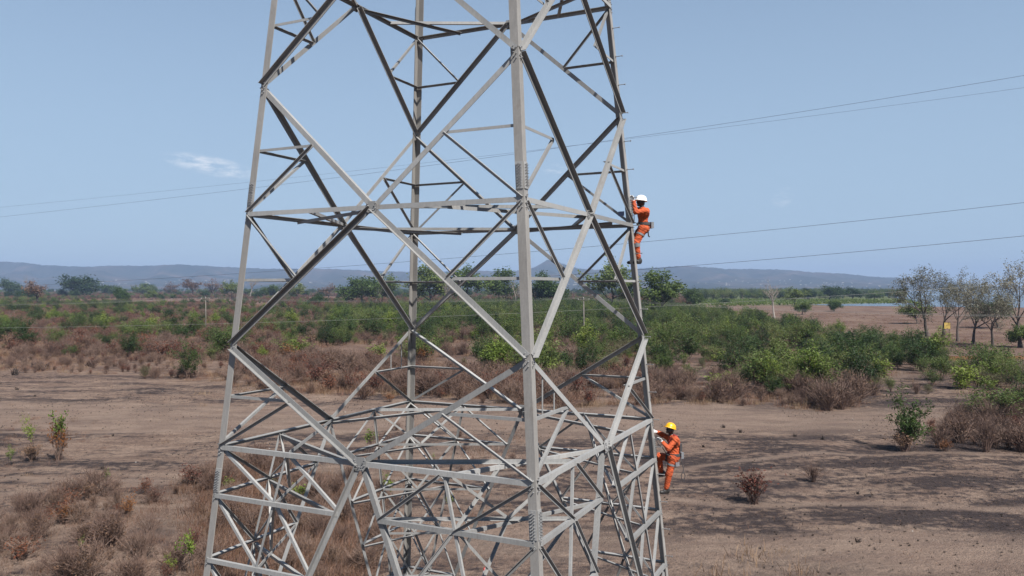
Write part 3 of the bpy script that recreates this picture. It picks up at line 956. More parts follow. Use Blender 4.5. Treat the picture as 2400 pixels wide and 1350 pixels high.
TR = dict(levels=3, seg=(5, 4, 3, 2), sides=(8, 6, 4, 3), wob=0.09, up=0.05, kids=(5, 5, 4), ang=((0.4, 0.85), (0.4, 0.95), (0.4, 1.0)), len=((0.55, 0.85), (0.45, 0.7), (0.4, 0.65)), leaf=0.45, leaves=12, puff=0.34, rad=0.32, leaf_from=2, trunk=0.48)
TR['from'] = (0.5, 0.3, 0.25)
PROTO['open'] = [tree(s, 15, dict(TR, trunk=0.33, kids=(6, 5, 5), len=((0.75, 1.15), (0.5, 0.8), (0.4, 0.7)), ang=((0.45, 1.05), (0.4, 0.95), (0.4, 1.0)), leaves=20, leaf=0.72, puff=0.62), M_BARK, m, 'open_tree') for s, m in ((81, M_GREEN), (82, M_GREEN), (83, M_LIME), (84, M_LIME))]
PROTO['dome'] = [tree(s, 11, dict(TR, trunk=0.30, kids=(8, 6, 5), leaves=20, leaf=0.55, puff=0.55, len=((0.75, 1.05), (0.5, 0.8), (0.4, 0.7)), ang=((0.5, 1.4), (0.4, 1.0), (0.4, 1.0))), M_BARK, m, 'dome_tree') for s, m in ((91, M_DARK), (92, M_DARK), (93, M_GREEN))]
PROTO['sparse'] = [tree(s, 18, dict(TR, levels=4, kids=(5, 4, 4, 3), ang=((0.3, 0.8), (0.35, 0.9), (0.4, 0.9), (0.4, 1.0)), len=((0.7, 1.05), (0.5, 0.75), (0.45, 0.7), (0.4, 0.65)), sides=(8, 6, 5, 3, 3), seg=(5, 4, 3, 2, 2), leaf=0.34, leaves=15, puff=0.45, leaf_from=3, trunk=0.36, rad=0.46, **{'from': (0.55, 0.35, 0.3, 0.3)}), M_BARK, M_GREYLEAF, 'sparse_tree') for s in (101, 102, 103)]
PROTO['bare'] = [tree(s, 12, dict(TR, levels=3, kids=(6, 5, 5), leaves=1, leaf=0.2, trunk=0.42, rad=0.26, ang=((0.25, 0.6), (0.3, 0.7), (0.3, 0.8))), M_PALEBARK, M_BROWN, 'bare_tree') for s in (111, 112)]
PROTO['browntree'] = [tree(s, 12, dict(TR, levels=3, kids=(7, 6, 5), leaves=7, leaf=0.34, trunk=0.30, rad=0.30, puff=0.4, ang=((0.5, 1.1), (0.4, 1.0), (0.4, 1.0))), M_BARK, M_BROWN, 'brown_tree') for s in (116, 117)]

def put_plant(kind, idx, name, pos, height, label, cat, group=None, rz=None, parts=('trunk', 'crown'), squash=1.0):
    """one plant as a thing with its own trunk and crown"""
    p = PROTO[kind][idx % len(PROTO[kind])]
    k = height / p['h']
    o = empty(name, pos, rng.uniform(0, 6.28) if rz is None else rz, k)
    o.scale = (k * squash, k * squash, k)
    tag(o, label, cat, group)
    if p['wood']: add(parts[0], p['wood'], o)
    if p['leaf']: add(parts[1], p['leaf'], o)
    return o

# scatter for what nobody could count: one object, instances on points
def scatter(name, label, pts, kind, sizes):
    """pts: list of (x, y, z, proto index, scale)"""
    col = bpy.data.collections.new(name + '_kinds')
    for i, p in enumerate(PROTO[kind]):
        o = bpy.data.objects.new('%s_%02d' % (name, i), p['both'])
        col.objects.link(o)
    me = bpy.data.meshes.new(name)
    me.from_pydata([(x, y, z) for x, y, z, i, s in pts], [], [])
    for an, tp, vals in (('idx', 'INT', [q[3] for q in pts]), ('scl', 'FLOAT', [q[4] for q in pts]), ('rot', 'FLOAT', [rng.uniform(0, 6.28) for _ in pts])):
        at_ = me.attributes.new(an, tp, 'POINT')
        at_.data.foreach_set('value', vals)
    o = add(name, me)
    ng = bpy.data.node_groups.new(name, 'GeometryNodeTree')
    ng.interface.new_socket('Geometry', in_out='INPUT', socket_type='NodeSocketGeometry')
    ng.interface.new_socket('Geometry', in_out='OUTPUT', socket_type='NodeSocketGeometry')
    N, L = ng.nodes, ng.links
    gi, go = N.new('NodeGroupInput'), N.new('NodeGroupOutput')
    ip = N.new('GeometryNodeInstanceOnPoints')
    ci = N.new('GeometryNodeCollectionInfo')
    ci.inputs['Collection'].default_value = col
    ci.inputs['Separate Children'].default_value = True
    ci.inputs['Reset Children'].default_value = True
    def attr(nm, tp):
        a = N.new('GeometryNodeInputNamedAttribute'); a.data_type = tp
        a.inputs['Name'].default_value = nm
        return a.outputs['Attribute']
    cx = N.new('ShaderNodeCombineXYZ')
    L.new(attr('rot', 'FLOAT'), cx.inputs['Z'])
    ip.inputs['Pick Instance'].default_value = True
    L.new(gi.outputs[0], ip.inputs['Points'])
    L.new(ci.outputs[0], ip.inputs['Instance'])
    L.new(attr('idx', 'INT'), ip.inputs['Instance Index'])
    L.new(cx.outputs[0], ip.inputs['Rotation'])
    L.new(attr('scl', 'FLOAT'), ip.inputs['Scale'])
    L.new(ip.outputs[0], go.inputs[0])
    md = o.modifiers.new('scatter', 'NODES'); md.node_group = ng
    tag(o, label, None, kind='stuff')
    return o

def sow(poly, per_m2, lo, hi, clear=(), clump=0.0, seed=0):
    """random points of the ground whose place in view lies in a polygon of picture coordinates; lo..hi heights"""
    r = np.random.default_rng(seed)
    vs_ = [p[1] for p in poly]; us_ = [p[0] for p in poly]
    d0 = CAM_H * FPX / (max(vs_) - 675.0); d1 = CAM_H * FPX / (max(min(vs_), 683) - 675.0)
    u0, u1 = min(us_), max(us_)
    area = (u1 - u0) / FPX * (d1 * d1 - d0 * d0) / 2
    n = int(area * per_m2)
    d = np.sqrt(r.uniform(d0 * d0, d1 * d1, n))
    u = r.uniform(u0, u1, n)
    v = 675 + CAM_H * FPX / d
    ok = in_poly(u, v, poly)
    for (cu, cv, ru, rv) in clear:
        ok &= ((u - cu) / ru) ** 2 + ((v - cv) / rv) ** 2 > 1
    x = (u - 1200) / FPX * d
    if clump:
        c = np.sin(x * 0.13 + seed) * np.sin(d * 0.10 + 1.7 * seed) + 0.6 * np.sin(x * 0.29 + d * 0.21 + seed) + 0.4 * np.sin(x * 0.61 - d * 0.37)
        ok &= r.uniform(0, 1, n) < np.clip(0.55 + clump * c, 0, 1)
    x, d, u, v = x[ok], d[ok], u[ok], v[ok]
    z = hgt(x, d)
    s = lo + (hi - lo) * r.uniform(0, 1, len(x)) ** 1.7
    return [(float(a), float(b), float(c), float(e), float(f), float(g)) for a, b, c, e, f, g in zip(x, d, z, s, u, v)]

CLEAR = [(850, 828, 105, 20), (1110, 815, 70, 14), (1075, 845, 60, 10), (1810, 828, 60, 12), (1700, 727, 90, 12), (2130, 890, 70, 18), (620, 718, 60, 7), (350, 707, 240, 7), (770, 700, 60, 5), (470, 725, 70, 5)]
RIGHT = [(1500, 733), (1620, 726), (1780, 756), (2000, 798), (2150, 832), (2260, 862), (2960, 884), (2960, 940), (2260, 925), (2060, 930), (1960, 940), (1720, 932), (1600, 905), (1500, 890)]
MIDDLE = [(740, 738), (1250, 712), (1500, 720), (1500, 885), (1250, 900), (1050, 870), (740, 812)]
LEFT = [(-620, 712), (560, 706), (740, 738), (740, 842), (540, 850), (300, 835), (-620, 845)]
FAR = [(-620, 686), (1600, 684), (1620, 726), (1250, 712), (740, 735), (560, 703), (-620, 710)]
FARR = [(1620, 686), (2120, 686), (2120, 700), (1620, 705)]
DRYM = [(540, 858), (760, 842), (1050, 868), (1300, 893), (1520, 885), (1540, 948), (1250, 972), (1000, 925), (800, 925), (540, 915)]
DRYR = [(1520, 890), (1720, 920), (2060, 918), (2080, 948), (1900, 962), (1700, 950), (1520, 948)]
DRYL = [(-620, 800), (540, 835), (540, 895), (300, 880), (-620, 858)]
NEARL = [(-60, 1235), (160, 1165), (330, 1150), (500, 1120), (520, 1380), (-60, 1380)]
UNDER = [(480, 1105), (640, 1085), (900, 1160), (920, 1250), (860, 1380), (470, 1380)]
UNDER2 = [(860, 1000), (1240, 1000), (1240, 1110), (1180, 1250), (900, 1250), (800, 1100)]

ORDW = ['first', 'second', 'third', 'fourth', 'fifth', 'sixth', 'seventh', 'eighth', 'ninth', 'tenth', 'eleventh', 'twelfth'] + ['%dth' % i for i in range(13, 60)]
BINS = [(130, 'at the left edge'), (330, 'below the big round tree'), (560, 'beside the left tower leg'), (760, 'in the left tower bay'), (960, 'left of the far tower leg'), (1110, 'right of the far tower leg'),
        (1240, 'left of the near tower leg'), (1370, 'right of the near tower leg'), (1500, 'left of the right tower leg'), (1600, 'right of the right tower leg'), (1700, 'below the spreading tree'), (1850, 'below the lone leafless tree'),
        (1960, 'below the lakeside trees'), (2080, 'below the water'), (2200, 'below the first tall tree'), (2330, 'below the fourth tall tree'), (9999, 'at the right edge')]
def individuals(kind, pts, name, what, cat, group, limit, parts):
    """the plants that show largest become things, the rest is left for the mass"""
    outside = [q for q in pts if not -10 < q[4] < 2410]
    pts = sorted([q for q in pts if -10 < q[4] < 2410], key=lambda q: -(q[3] / q[1]))
    keep, rest = pts[:limit], pts[limit:] + outside
    bins = {}
    for q in keep:
        b = next(i for i, (m, w) in enumerate(BINS) if q[4] < m)
        row = 'front' if q[5] > 850 else 'middle' if q[5] > 780 else 'back'
        bins.setdefault((b, row), []).append(q)
    for (b, row), qs in sorted(bins.items()):
        qs.sort(key=lambda q: q[4])
        for i, (x, y, z, s, u, v) in enumerate(qs):
            which = '' if len(qs) == 1 else ', %s from left' % ORDW[i]
            put_plant(kind, rng.randrange(99), name, (x, y, z - 0.03), s, '%s%s, %s row %s' % (what, which, row, BINS[b][1]), cat, group, parts=parts, squash=rng.uniform(0.8, 1.4))
    return rest
def as_mass(kind, pts):
    return [(x, y, z - 0.03, rng.randrange(len(PROTO[kind])), s / PROTO[kind][0]['h']) for x, y, z, s, u, v in pts]

green = sow(RIGHT, 0.085, 2.0, 6.8, CLEAR, 0.55, 1) + sow(MIDDLE, 0.060, 2.0, 7.6, CLEAR, 0.65, 2) + sow(LEFT, 0.024, 1.9, 6.8, CLEAR, 0.75, 3) + sow(FAR, 0.006, 2.0, 6.0, CLEAR, 0.6, 4) + sow(FARR, 0.008, 3, 13, (), 0.5, 5)
rest = individuals('green', green, 'leafy_bush', 'green leafy bush', 'bush', 'green bushes', 260, ('stems', 'foliage'))
scatter('leafy_scrub', 'mass of green leafy scrub behind the nearer bushes', as_mass('green', rest), 'green', None)
olive = sow(RIGHT, 0.05, 1.3, 3.8, CLEAR, 0.4, 11) + sow(MIDDLE, 0.06, 1.3, 3.8, CLEAR, 0.3, 12) + sow(LEFT, 0.028, 1.3, 3.0, CLEAR, 0.5, 13) + sow(FAR, 0.010, 2.0, 5.0, CLEAR, 0.6, 14)
rest = individuals('olive', olive, 'olive_bush', 'dull olive half dry bush', 'bush', 'olive bushes', 120, ('stems', 'foliage'))
scatter('olive_scrub', 'mass of dull olive half dry scrub', as_mass('olive', rest), 'olive', None)
RTHICK = [(2175, 990), (2300, 965), (2440, 955), (2440, 1068), (2300, 1062), (2185, 1060)]
dry = sow(RTHICK, 0.55, 1.2, 3.2, (), 0.3, 27) + sow(DRYM, 0.34, 1.0, 3.6, CLEAR, 0.5, 21) + sow(DRYR, 0.30, 1.0, 4.0, CLEAR, 0.3, 22) + sow(DRYL, 0.16, 0.8, 2.0, CLEAR, 0.5, 23) + sow(MIDDLE, 0.05, 1.3, 3.8, CLEAR, 0.4, 24) + sow(LEFT, 0.11, 1.3, 3.8, CLEAR, 0.5, 25) + sow(RIGHT, 0.03, 1.2, 2.6, CLEAR, 0.4, 26)
rest = individuals('dry', dry, 'dry_bush', 'leafless brown twiggy bush', 'bush', 'dry twiggy bushes', 150, ('stems', 'foliage'))
scatter('dry_scrub', 'mass of leafless brown twiggy scrub', as_mass('dry', rest), 'dry', None)
red = sow(NEARL, 0.10, 0.6, 1.5, (), 0.4, 38) + sow(RTHICK, 0.12, 0.7, 1.6, (), 0.3, 37) + sow(DRYM, 0.20, 0.9, 2.8, CLEAR, 0.6, 31) + sow(DRYL, 0.04, 0.8, 1.6, CLEAR, 0.6, 32) + sow(MIDDLE, 0.02, 1.0, 2.0, CLEAR, 0.5, 33) + sow(LEFT, 0.085, 1.2, 3.8, CLEAR, 0.6, 34) + sow(FAR, 0.022, 2.0, 5.5, CLEAR, 0.5, 36) + sow(DRYR, 0.10, 0.7, 1.8, CLEAR, 0.6, 35)
rest = individuals('red', red, 'rust_bush', 'rust red dry bush', 'bush', 'rust red bushes', 110, ('stems', 'foliage'))
scatter('rust_scrub', 'mass of rust red dry scrub', as_mass('red', rest), 'red', None)
FIELD = [(1700, 735), (2460, 735), (2460, 855), (2150, 812), (1780, 755)]
bright = sow(RIGHT, 0.010, 1.4, 4.2, CLEAR, 0.6, 15) + sow(MIDDLE, 0.010, 1.2, 4.0, CLEAR, 0.6, 16) + sow(LEFT, 0.005, 1.2, 3.2, CLEAR, 0.6, 17)
rest = individuals('bright', bright, 'bright_bush', 'vivid yellow green bush', 'bush', 'vivid green bushes', 90, ('stems', 'foliage'))
if rest: scatter('bright_scrub', 'vivid green scrub far back', as_mass('bright', rest), 'bright', None)
grass = sow(FIELD, 0.12, 0.4, 0.9, (), 0.4, 48) + sow(MIDDLE, 0.50, 0.5, 1.4, CLEAR[:3], 0.3, 41) + sow(LEFT, 0.55, 0.5, 1.4, (), 0.4, 42) + sow(RIGHT, 0.16, 0.5, 1.2, (), 0.4, 43) + sow(FAR, 0.03, 1.0, 2.2, (), 0.5, 44) + sow(DRYM, 1.3, 0.5, 1.3, (), 0.3, 45) + sow(DRYR, 1.0, 0.4, 1.2, (), 0.3, 46) + sow(DRYL, 0.7, 0.4, 1.0, (), 0.4, 47)
scatter('dry_grass', 'tall dry rust and straw coloured grass between the bushes', as_mass('straw', grass), 'straw', None)
# low stubble and charred tufts over the open burnt ground
OPEN = [(-420, 850), (540, 905), (1250, 965), (1900, 960), (2100, 930), (2800, 890), (2800, 1390), (-420, 1390)]
stub = sow(OPEN, 4.0, 0.06, 0.22, (), 0.6, 51)
scatter('stubble', 'short burnt grass stubble over the open ground', as_mass('stub', stub), 'stub', None)
ch = sow(OPEN, 2.2, 0.04, 0.22, (), 1.3, 52)
scatter('charred_grass', 'charred black grass clumps over the open ground', as_mass('char', ch), 'char', None)
nearg = sow(NEARL, 6.0, 0.15, 0.7, (), 0.5, 53) + sow(UNDER, 9.0, 0.3, 1.1, (), 0.3, 54) + sow(UNDER2, 0.8, 0.2, 0.7, (), 0.5, 55) + sow([(-40, 980), (260, 980), (260, 1130), (-40, 1130)], 0.5, 0.2, 0.6, (), 0.5, 56)
scatter('rust_grass', 'dry rust brown grass under and left of the tower', as_mass('rust', nearg), 'rust', None)
nd = sow(NEARL, 0.6, 0.6, 2.1, (), 0.4, 57) + sow(UNDER, 0.8, 0.7, 2.0, (), 0.4, 58) + sow(UNDER2, 0.06, 0.5, 1.1, (), 0.4, 59)
rest = individuals('dry', nd, 'dry_bush', 'low leafless brown bush', 'bush', 'low dry bushes', 60, ('stems', 'foliage'))
scatter('foreground_scrub', 'mass of low leafless scrub in the foreground left', as_mass('dry', rest), 'dry', None)

PROTO['pebble'] = []
for s_ in (1, 2):
    r_ = random.Random(s_)
    v_ = [Vector((x, y, z)).normalized() * r_.uniform(0.7, 1.2) * 0.08 for x, y, z in ((1, 0, 0), (-1, 0, 0), (0, 1, 0), (0, -1, 0), (0, 0, 0.8), (0, 0, -0.5))]
    m_ = mesh_from('pebble', v_, [(0, 2, 4), (2, 1, 4), (1, 3, 4), (3, 0, 4), (2, 0, 5), (1, 2, 5), (3, 1, 5), (0, 3, 5)], [flat_mat('pale_pebble', (0.24, 0.22, 0.20), 0.9, 0.2)])
    PROTO['pebble'].append(dict(wood=None, leaf=m_, both=m_, h=0.08))
scatter('pebbles', 'scattered pale stones and litter on the burnt ground', as_mass('pebble', sow(OPEN, 0.02, 0.02, 0.11, (), 0, 63)), 'pebble', None)

# trees on the skyline and beyond: kind, proto, column, foot row, top row, width factor, label
TREES = [
    ('dome', 0, 20, 694, 647, 1.1, 'dark round green tree at the left edge of the skyline'),
    ('bare', 0, 62, 694, 641, 1.2, 'pale leafless tree behind the brown tree near the left edge'),
    ('browntree', 0, 90, 717, 652, 1.1, 'brown dry leaved tree with a dark trunk near the left edge'),
    ('dome', 1, 172, 697, 640, 1.3, 'big round dark green tree alone against the left hills'),
    ('open', 1, 215, 694, 666, 1.6, 'low green tree right of the big round tree'),
    ('dome', 2, 262, 693, 664, 1.7, 'low spreading green tree second right of the big round tree'),
    ('dome', 0, 283, 712, 667, 0.9, 'green tree above the round bush left of the tower'),
    ('open', 0, 335, 693, 660, 1.5, 'olive green tree midway between left edge and tower'),
    ('dome', 2, 352, 691, 662, 1.2, 'small dark tree beside the olive tree left of the tower'),
    ('browntree', 1, 402, 694, 657, 1.4, 'grey green half bare tree left of the brown tree clump'),
    ('browntree', 0, 455, 696, 649, 1.4, 'left brown tree of the dry clump beside the tower'),
    ('browntree', 1, 500, 697, 650, 1.4, 'right brown tree of the dry clump beside the tower'),
    ('open', 1, 545, 703, 652, 1.0, 'green tree behind the left tower leg'),
    ('bare', 1, 585, 698, 642, 1.1, 'tall pale bare tree just right of the left tower leg'),
    ('dome', 2, 632, 699, 663, 1.3, 'low dark green tree in the left bay of the tower'),
    ('open', 0, 700, 703, 659, 1.2, 'grey green tree with forked trunk in the left bay'),
    ('dome', 0, 748, 722, 683, 1.4, 'small round dark bush tree left of the far tower leg'),
    ('browntree', 1, 770, 700, 660, 1.5, 'brown green tree behind the small round bush tree'),
    ('dome', 2, 848, 716, 640, 1.2, 'bright green tree left of the far tower leg'),
    ('open', 3, 895, 714, 634, 1.2, 'light green tree touching the far tower leg on its left'),
    ('bare', 0, 880, 715, 655, 0.9, 'white stemmed bare tree among the green ones left of the far leg'),
    ('open', 2, 1010, 722, 612, 1.5, 'big yellow green tree just right of the far tower leg'),
    ('bare', 1, 1040, 724, 640, 1.0, 'white stemmed bare tree right of the far tower leg'),
    ('open', 3, 1100, 720, 612, 1.5, 'tall light green tree between far and near tower legs'),
    ('open', 2, 1170, 718, 622, 1.4, 'half bare green tree left of the near tower leg'),
    ('bare', 0, 1205, 722, 645, 1.2, 'grey bare tree directly left of the near tower leg'),
    ('dome', 0, 1275, 724, 628, 1.0, 'dense dark green tree directly right of the near tower leg'),
    ('open', 3, 1430, 734, 598, 1.15, 'tall green tree behind the right tower leg'),
    ('open', 2, 1552, 746, 624, 1.4, 'spreading green tree right of the right tower leg'),
    ('dome', 2, 1625, 722, 672, 1.0, 'small green tree right of the spreading tree'),
    ('bare', 1, 1815, 747, 648, 1.15, 'pale leafless tree alone before the green strip'),
    ('open', 1, 1862, 716, 670, 1.4, 'grey green tree right of the lone leafless tree'),
    ('dome', 0, 1893, 703, 673, 1.5, 'left of three dark round trees by the lake'),
    ('dome', 1, 1944, 703, 667, 1.35, 'middle and largest dark round tree by the lake'),
    ('dome', 0, 1998, 703, 670, 1.35, 'right dark round tree by the lake'),
    ('dome', 2, 2050, 704, 681, 1.4, 'low dark tree at the right end of the lakeside row'),
    ('dome', 2, 1880, 738, 704, 1.2, 'dark bushy tree below the lone leafless tree'),
    ('dome', 1, 1955, 730, 703, 1.2, 'round green bushy tree at the edge of the water'),
    ('dome', 2, 1700, 712, 698, 1.6, 'low dark bushy tree on the green strip'),
    ('sparse', 0, 2174, 790, 618, 0.95, 'first tall sparse grey tree of the row on the right'),
    ('sparse', 1, 2209, 794, 622, 0.8, 'second tall sparse tree of the row beside the yellow board'),
    ('sparse', 2, 2245, 801, 624, 0.85, 'third tall sparse tree of the row on the right'),
    ('sparse', 0, 2281, 808, 648, 0.85, 'fourth tree of the row with a forked trunk'),
    ('sparse', 1, 2327, 815, 640, 0.9, 'fifth tree of the row with a leaning trunk'),
    ('sparse', 2, 2392, 815, 583, 0.9, 'tallest sparse tree at the right edge'),
    ('dome', 2, 2392, 815, 752, 0.9, 'dense green bush tree at the foot of the rightmost tree'),
    ('open', 0, 2150, 760, 700, 1.3, 'dark green low tree left of the tall row'),
    ('open', 1, 2340, 770, 690, 1.3, 'dark green low tree behind the fifth tall tree'),
]
SQ = 1.0
for kind, idx, u, v0, v1, wf, lab in TREES:
    p = gnd(u, v0)
    H = (v0 - v1) / FPX * p.y
    put_plant(kind, idx, {'bare': 'bare_tree', 'browntree': 'dry_tree', 'sparse': 'sparse_tree', 'dome': 'round_tree', 'open': 'open_tree'}[kind], p, H, lab, 'tree', 'trees of the plain', squash=wf)
# a hedge of low trees closes the skyline
sky = sow([(-620, 683), (1650, 683), (1650, 702), (-620, 704)], 0.0009, 3, 15, (), 0.5, 61)
scatter('distant_trees', 'far line of low trees along the skyline', as_mass('dome', sky), 'dome', None)
reeds = sow([(1610, 702), (2135, 704), (2150, 711), (1900, 714), (1610, 720)], 0.05, 1.5, 2.6, (), 0.2, 62)
PROTO['reed'] = [tuft(s, 2.0, 60, 0.05, 0.5, M_BRIGHT, 'reed_clump') for s in (68, 69)]
scatter('reeds', 'pale green reeds between the water and the trees', as_mass('reed', reeds), 'reed', None)

# plants that stand alone in the open ground: kind, proto, column, foot row, top row, label
SOLO = [
    ('orange', 0, 'sapling', 138, 1078, 975, 0.55, 'sapling with orange dead leaves on the burnt ground at left'),
    ('sprig', 0, 'sapling', 134, 1078, 950, 0.5, 'bright green shoot rising out of the orange sapling'),
    ('sprig', 1, 'sapling', 84, 1062, 962, 0.6, 'thin yellow green sapling nearest the left edge'),
    ('red', 1, 'dry_bush', 75, 1080, 1030, 1.3, 'straw coloured dry bush under the thin yellow green sapling'),
    ('red', 0, 'red_bush', 452, 1140, 1088, 1.5, 'dark red dry bush close to the left tower leg'),
    ('orange', 1, 'red_bush', 300, 1215, 1158, 0.7, 'orange leaved clump in the brown scrub at lower left'),
    ('sprig', 0, 'sapling', 450, 1345, 1240, 0.7, 'bright green sprig at the foot of the left tower leg'),
    ('sprig', 1, 'sapling', 412, 1350, 1285, 0.8, 'smaller green sprig left of the bright one by the leg'),
    ('sprig', 1, 'sapling', 186, 1300, 1262, 0.7, 'small green sprig in the brown scrub at lower left'),
    ('sprig', 1, 'sapling', 20, 1090, 1035, 0.8, 'thin green sprig at the very left edge of the open ground'),
    ('sprig', 0, 'sapling', 245, 1150, 1100, 0.5, 'thin bare stemmed sprig right of the orange sapling'),
    ('sprig', 0, 'sapling', 1055, 1200, 1150, 0.8, 'green sprig under the middle of the tower'),
    ('red', 1, 'red_bush', 205, 1180, 1130, 1.0, 'yellow brown dry bush above the brown scrub at lower left'),
    ('orange', 0, 'red_bush', 150, 1235, 1180, 0.8, 'thin orange leaved bush at lower left near the edge'),
    ('red', 2, 'red_bush', 520, 1150, 1105, 1.2, 'red brown dry bush just behind the left tower leg'),
    ('sprig', 0, 'sapling', 530, 1160, 1118, 1.0, 'pale green sprig just right of the left tower leg'),
    ('green', 1, 'tall_shrub', 440, 885, 780, 0.8, 'tall ragged green shrub left of the left tower leg'),
    ('green', 3, 'tall_shrub', 305, 838, 765, 0.8, 'slim dark green shrub midway along the left scrub edge'),
    ('olive', 1, 'tall_shrub', 340, 885, 850, 0.9, 'low charred green bush alone at the scrub edge left'),
    ('bright', 0, 'bright_bush', 705, 842, 786, 1.2, 'vivid green bush with orange leaves beside it in left bay'),
    ('orange', 1, 'red_bush', 680, 845, 803, 1.2, 'orange leaved bush beside the vivid green bush'),
    ('bright', 1, 'bright_bush', 900, 850, 800, 1.2, 'bright green bush left of the far tower leg'),
    ('orange', 0, 'red_bush', 988, 850, 810, 1.0, 'orange leaved bush right of the far tower leg'),
    ('sprig', 0, 'sapling', 862, 1062, 1003, 0.9, 'bright green sapling inside the tower base'),
    ('sprig', 1, 'sapling', 1010, 1100, 1062, 0.9, 'low green sapling behind the far tower leg foot'),
    ('sprig', 1, 'sapling', 925, 1170, 1100, 0.9, 'green weed clump under the tower centre'),
    ('sprig', 0, 'sapling', 700, 1190, 1130, 1.1, 'yellow green weeds in the brown grass under the tower'),
    ('sprig', 1, 'sapling', 640, 1150, 1112, 1.1, 'small yellow green weed behind the left tower leg'),
    ('green', 5, 'leafy_sapling', 2125, 1052, 890, 0.9, 'feathery green sapling alone on the burnt ground at right'),
    ('green', 0, 'thorn_bush', 2318, 992, 893, 1.5, 'spreading green thorn bush on the right'),
    ('green', 2, 'thorn_bush', 2396, 985, 868, 1.1, 'dark green bush at the right edge below the road'),
    ('dry', 1, 'dry_bush', 2250, 1040, 965, 1.4, 'big leafless purple brown thicket under the thorn bush'),
    ('dry', 0, 'dry_bush', 2330, 1050, 985, 1.3, 'leafless thicket right of the big purple brown one'),
    ('red', 1, 'red_bush', 2118, 1056, 1000, 1.3, 'brown and red undergrowth around the foot of the feathery sapling'),
    ('dry', 2, 'dry_bush', 2200, 1050, 990, 1.2, 'leafless thicket just right of the feathery sapling'),
    ('dry', 1, 'dry_bush', 2392, 1060, 985, 1.2, 'leafless thicket at the right edge'),
    ('orange', 0, 'red_bush', 2215, 1058, 1030, 1.4, 'low orange leaf litter bush beside the feathery sapling'),
    ('red', 0, 'red_bush', 1768, 1178, 1085, 1.2, 'dry red brown bush on burnt ground behind the lower worker'),
    ('dry', 2, 'dry_bush', 1905, 1125, 1068, 1.0, 'small pale leafless bush right of the red brown one'),
    ('dry', 1, 'dry_bush', 850, 935, 880, 1.2, 'bare dark bush in the clearing left of the far leg'),
    ('orange', 1, 'red_bush', 912, 940, 915, 1.2, 'charred clump with orange leaves left of the far leg'),
    ('dry', 0, 'dry_bush', 2310, 1060, 960, 0.6, 'tall thin pale dead shrub before the thorn bush'),
]
for kind, idx, nm, u, v0, v1, wf, lab in SOLO:
    p = gnd(u, v0)
    H = (v0 - v1) / FPX * p.y
    put_plant(kind, idx, nm, p, H, lab, 'bush' if 'bush' in nm or 'shrub' in nm else 'sapling', None, parts=('stems', 'foliage'), squash=wf)
# single grass clumps and burnt stumps in the open ground
CL = [(1765, 1302, 1250, 'straw'), (1828, 1292, 1268, 'straw'), (1700, 1348, 1290, 'straw'), (1880, 1345, 1300, 'straw'), (1930, 1290, 1278, 'char'), (2010, 1272, 1252, 'char'), (2010, 1155, 1142, 'char'), (1862, 1022, 1008, 'char'), (1928, 1030, 1014, 'char'), (1735, 1015, 1000, 'char'), (1695, 1005, 990, 'char'), (1648, 1048, 1036, 'char'), (40, 912, 898, 'char'), (82, 928, 920, 'char'), (265, 1020, 1010, 'char'), (385, 1035, 1020, 'straw'), (475, 925, 908, 'straw'), (478, 952, 940, 'straw'), (35, 880, 850, 'char'), (95, 868, 838, 'char'), (78, 864, 845, 'char'), (212, 860, 838, 'char'), (155, 855, 838, 'char'), (240, 1100, 1082, 'char'), (60, 1120, 1108, 'straw')]
ORD = ['first', 'second', 'third', 'fourth', 'fifth', 'sixth', 'seventh', 'eighth', 'ninth', 'tenth', 'eleventh', 'twelfth', 'thirteenth', 'fourteenth', 'fifteenth', 'sixteenth', 'seventeenth', 'eighteenth', 'nineteenth', 'twentieth']
for k in ('straw', 'char'):
    for s, (cond, where) in enumerate(((lambda u: u < 1200, 'left of the tower'), (lambda u: u >= 1200, 'right of the tower'))):
        sel = sorted([c for c in CL if c[3] == k and cond(c[0])])
        for i, (u, v0, v1, _) in enumerate(sel):
            p = gnd(u, v0)
            pr = PROTO[k][i % 2]
            o = add('grass_clump' if k == 'straw' else 'burnt_clump', pr['both'])
            sc = (v0 - v1) / FPX * p.y / pr['h']
            o.location = p - Vector((0, 0, 0.02)); o.scale = (sc * 1.2, sc * 1.2, sc); o.rotation_euler = (0, 0, rng.uniform(0, 6))
            tag(o, '%s %s on open ground, %s from left among those %s' % ('straw grass clump' if k == 'straw' else 'charred black clump', 'standing', ORD[i], where), 'grass clump' if k == 'straw' else 'burnt clump', ('straw clumps' if k == 'straw' else 'charred clumps') + ' on the open ground')

# ------------------------------------------------------------------ traffic cone, board, marker stone
def lathe(prof, n=20, squash=1.0):
    v, f = [], []
    for r_, z_ in prof:
        for k in range(n):
            a = 2 * math.pi * k / n
            v.append((r_ * math.cos(a), r_ * math.sin(a) * squash, z_))
    for i in range(len(prof) - 1):
        for k in range(n):
            k2 = (k + 1) % n
            f.append((i * n + k, i * n + k2, (i + 1) * n + k2, (i + 1) * n + k))
    return v, f
M_CONE_R = flat_mat('cone_red', (0.30, 0.02, 0.013), 0.5, 0.1)
M_CONE_W = flat_mat('cone_white', (0.48, 0.47, 0.45), 0.5, 0.06)
p = gnd(1135, 1362)
cone = empty('traffic_cone', p)
tag(cone, 'red and white traffic cone on the ground under the tower', 'traffic cone')
def cr(z): return 0.028 + (0.58 - z) * 0.20
for nm, z0, z1, m in (('cone_body', 0.03, 0.24, M_CONE_R), ('white_band', 0.24, 0.46, M_CONE_W), ('cone_tip', 0.46, 0.58, M_CONE_R)):
    v, f = lathe([(cr(z0), z0), (cr(z1), z1)] + ([(0.012, z1)] if z1 > 0.5 else []))
    add(nm, mesh_from(nm, v, f, [m], smooth=True), cone)
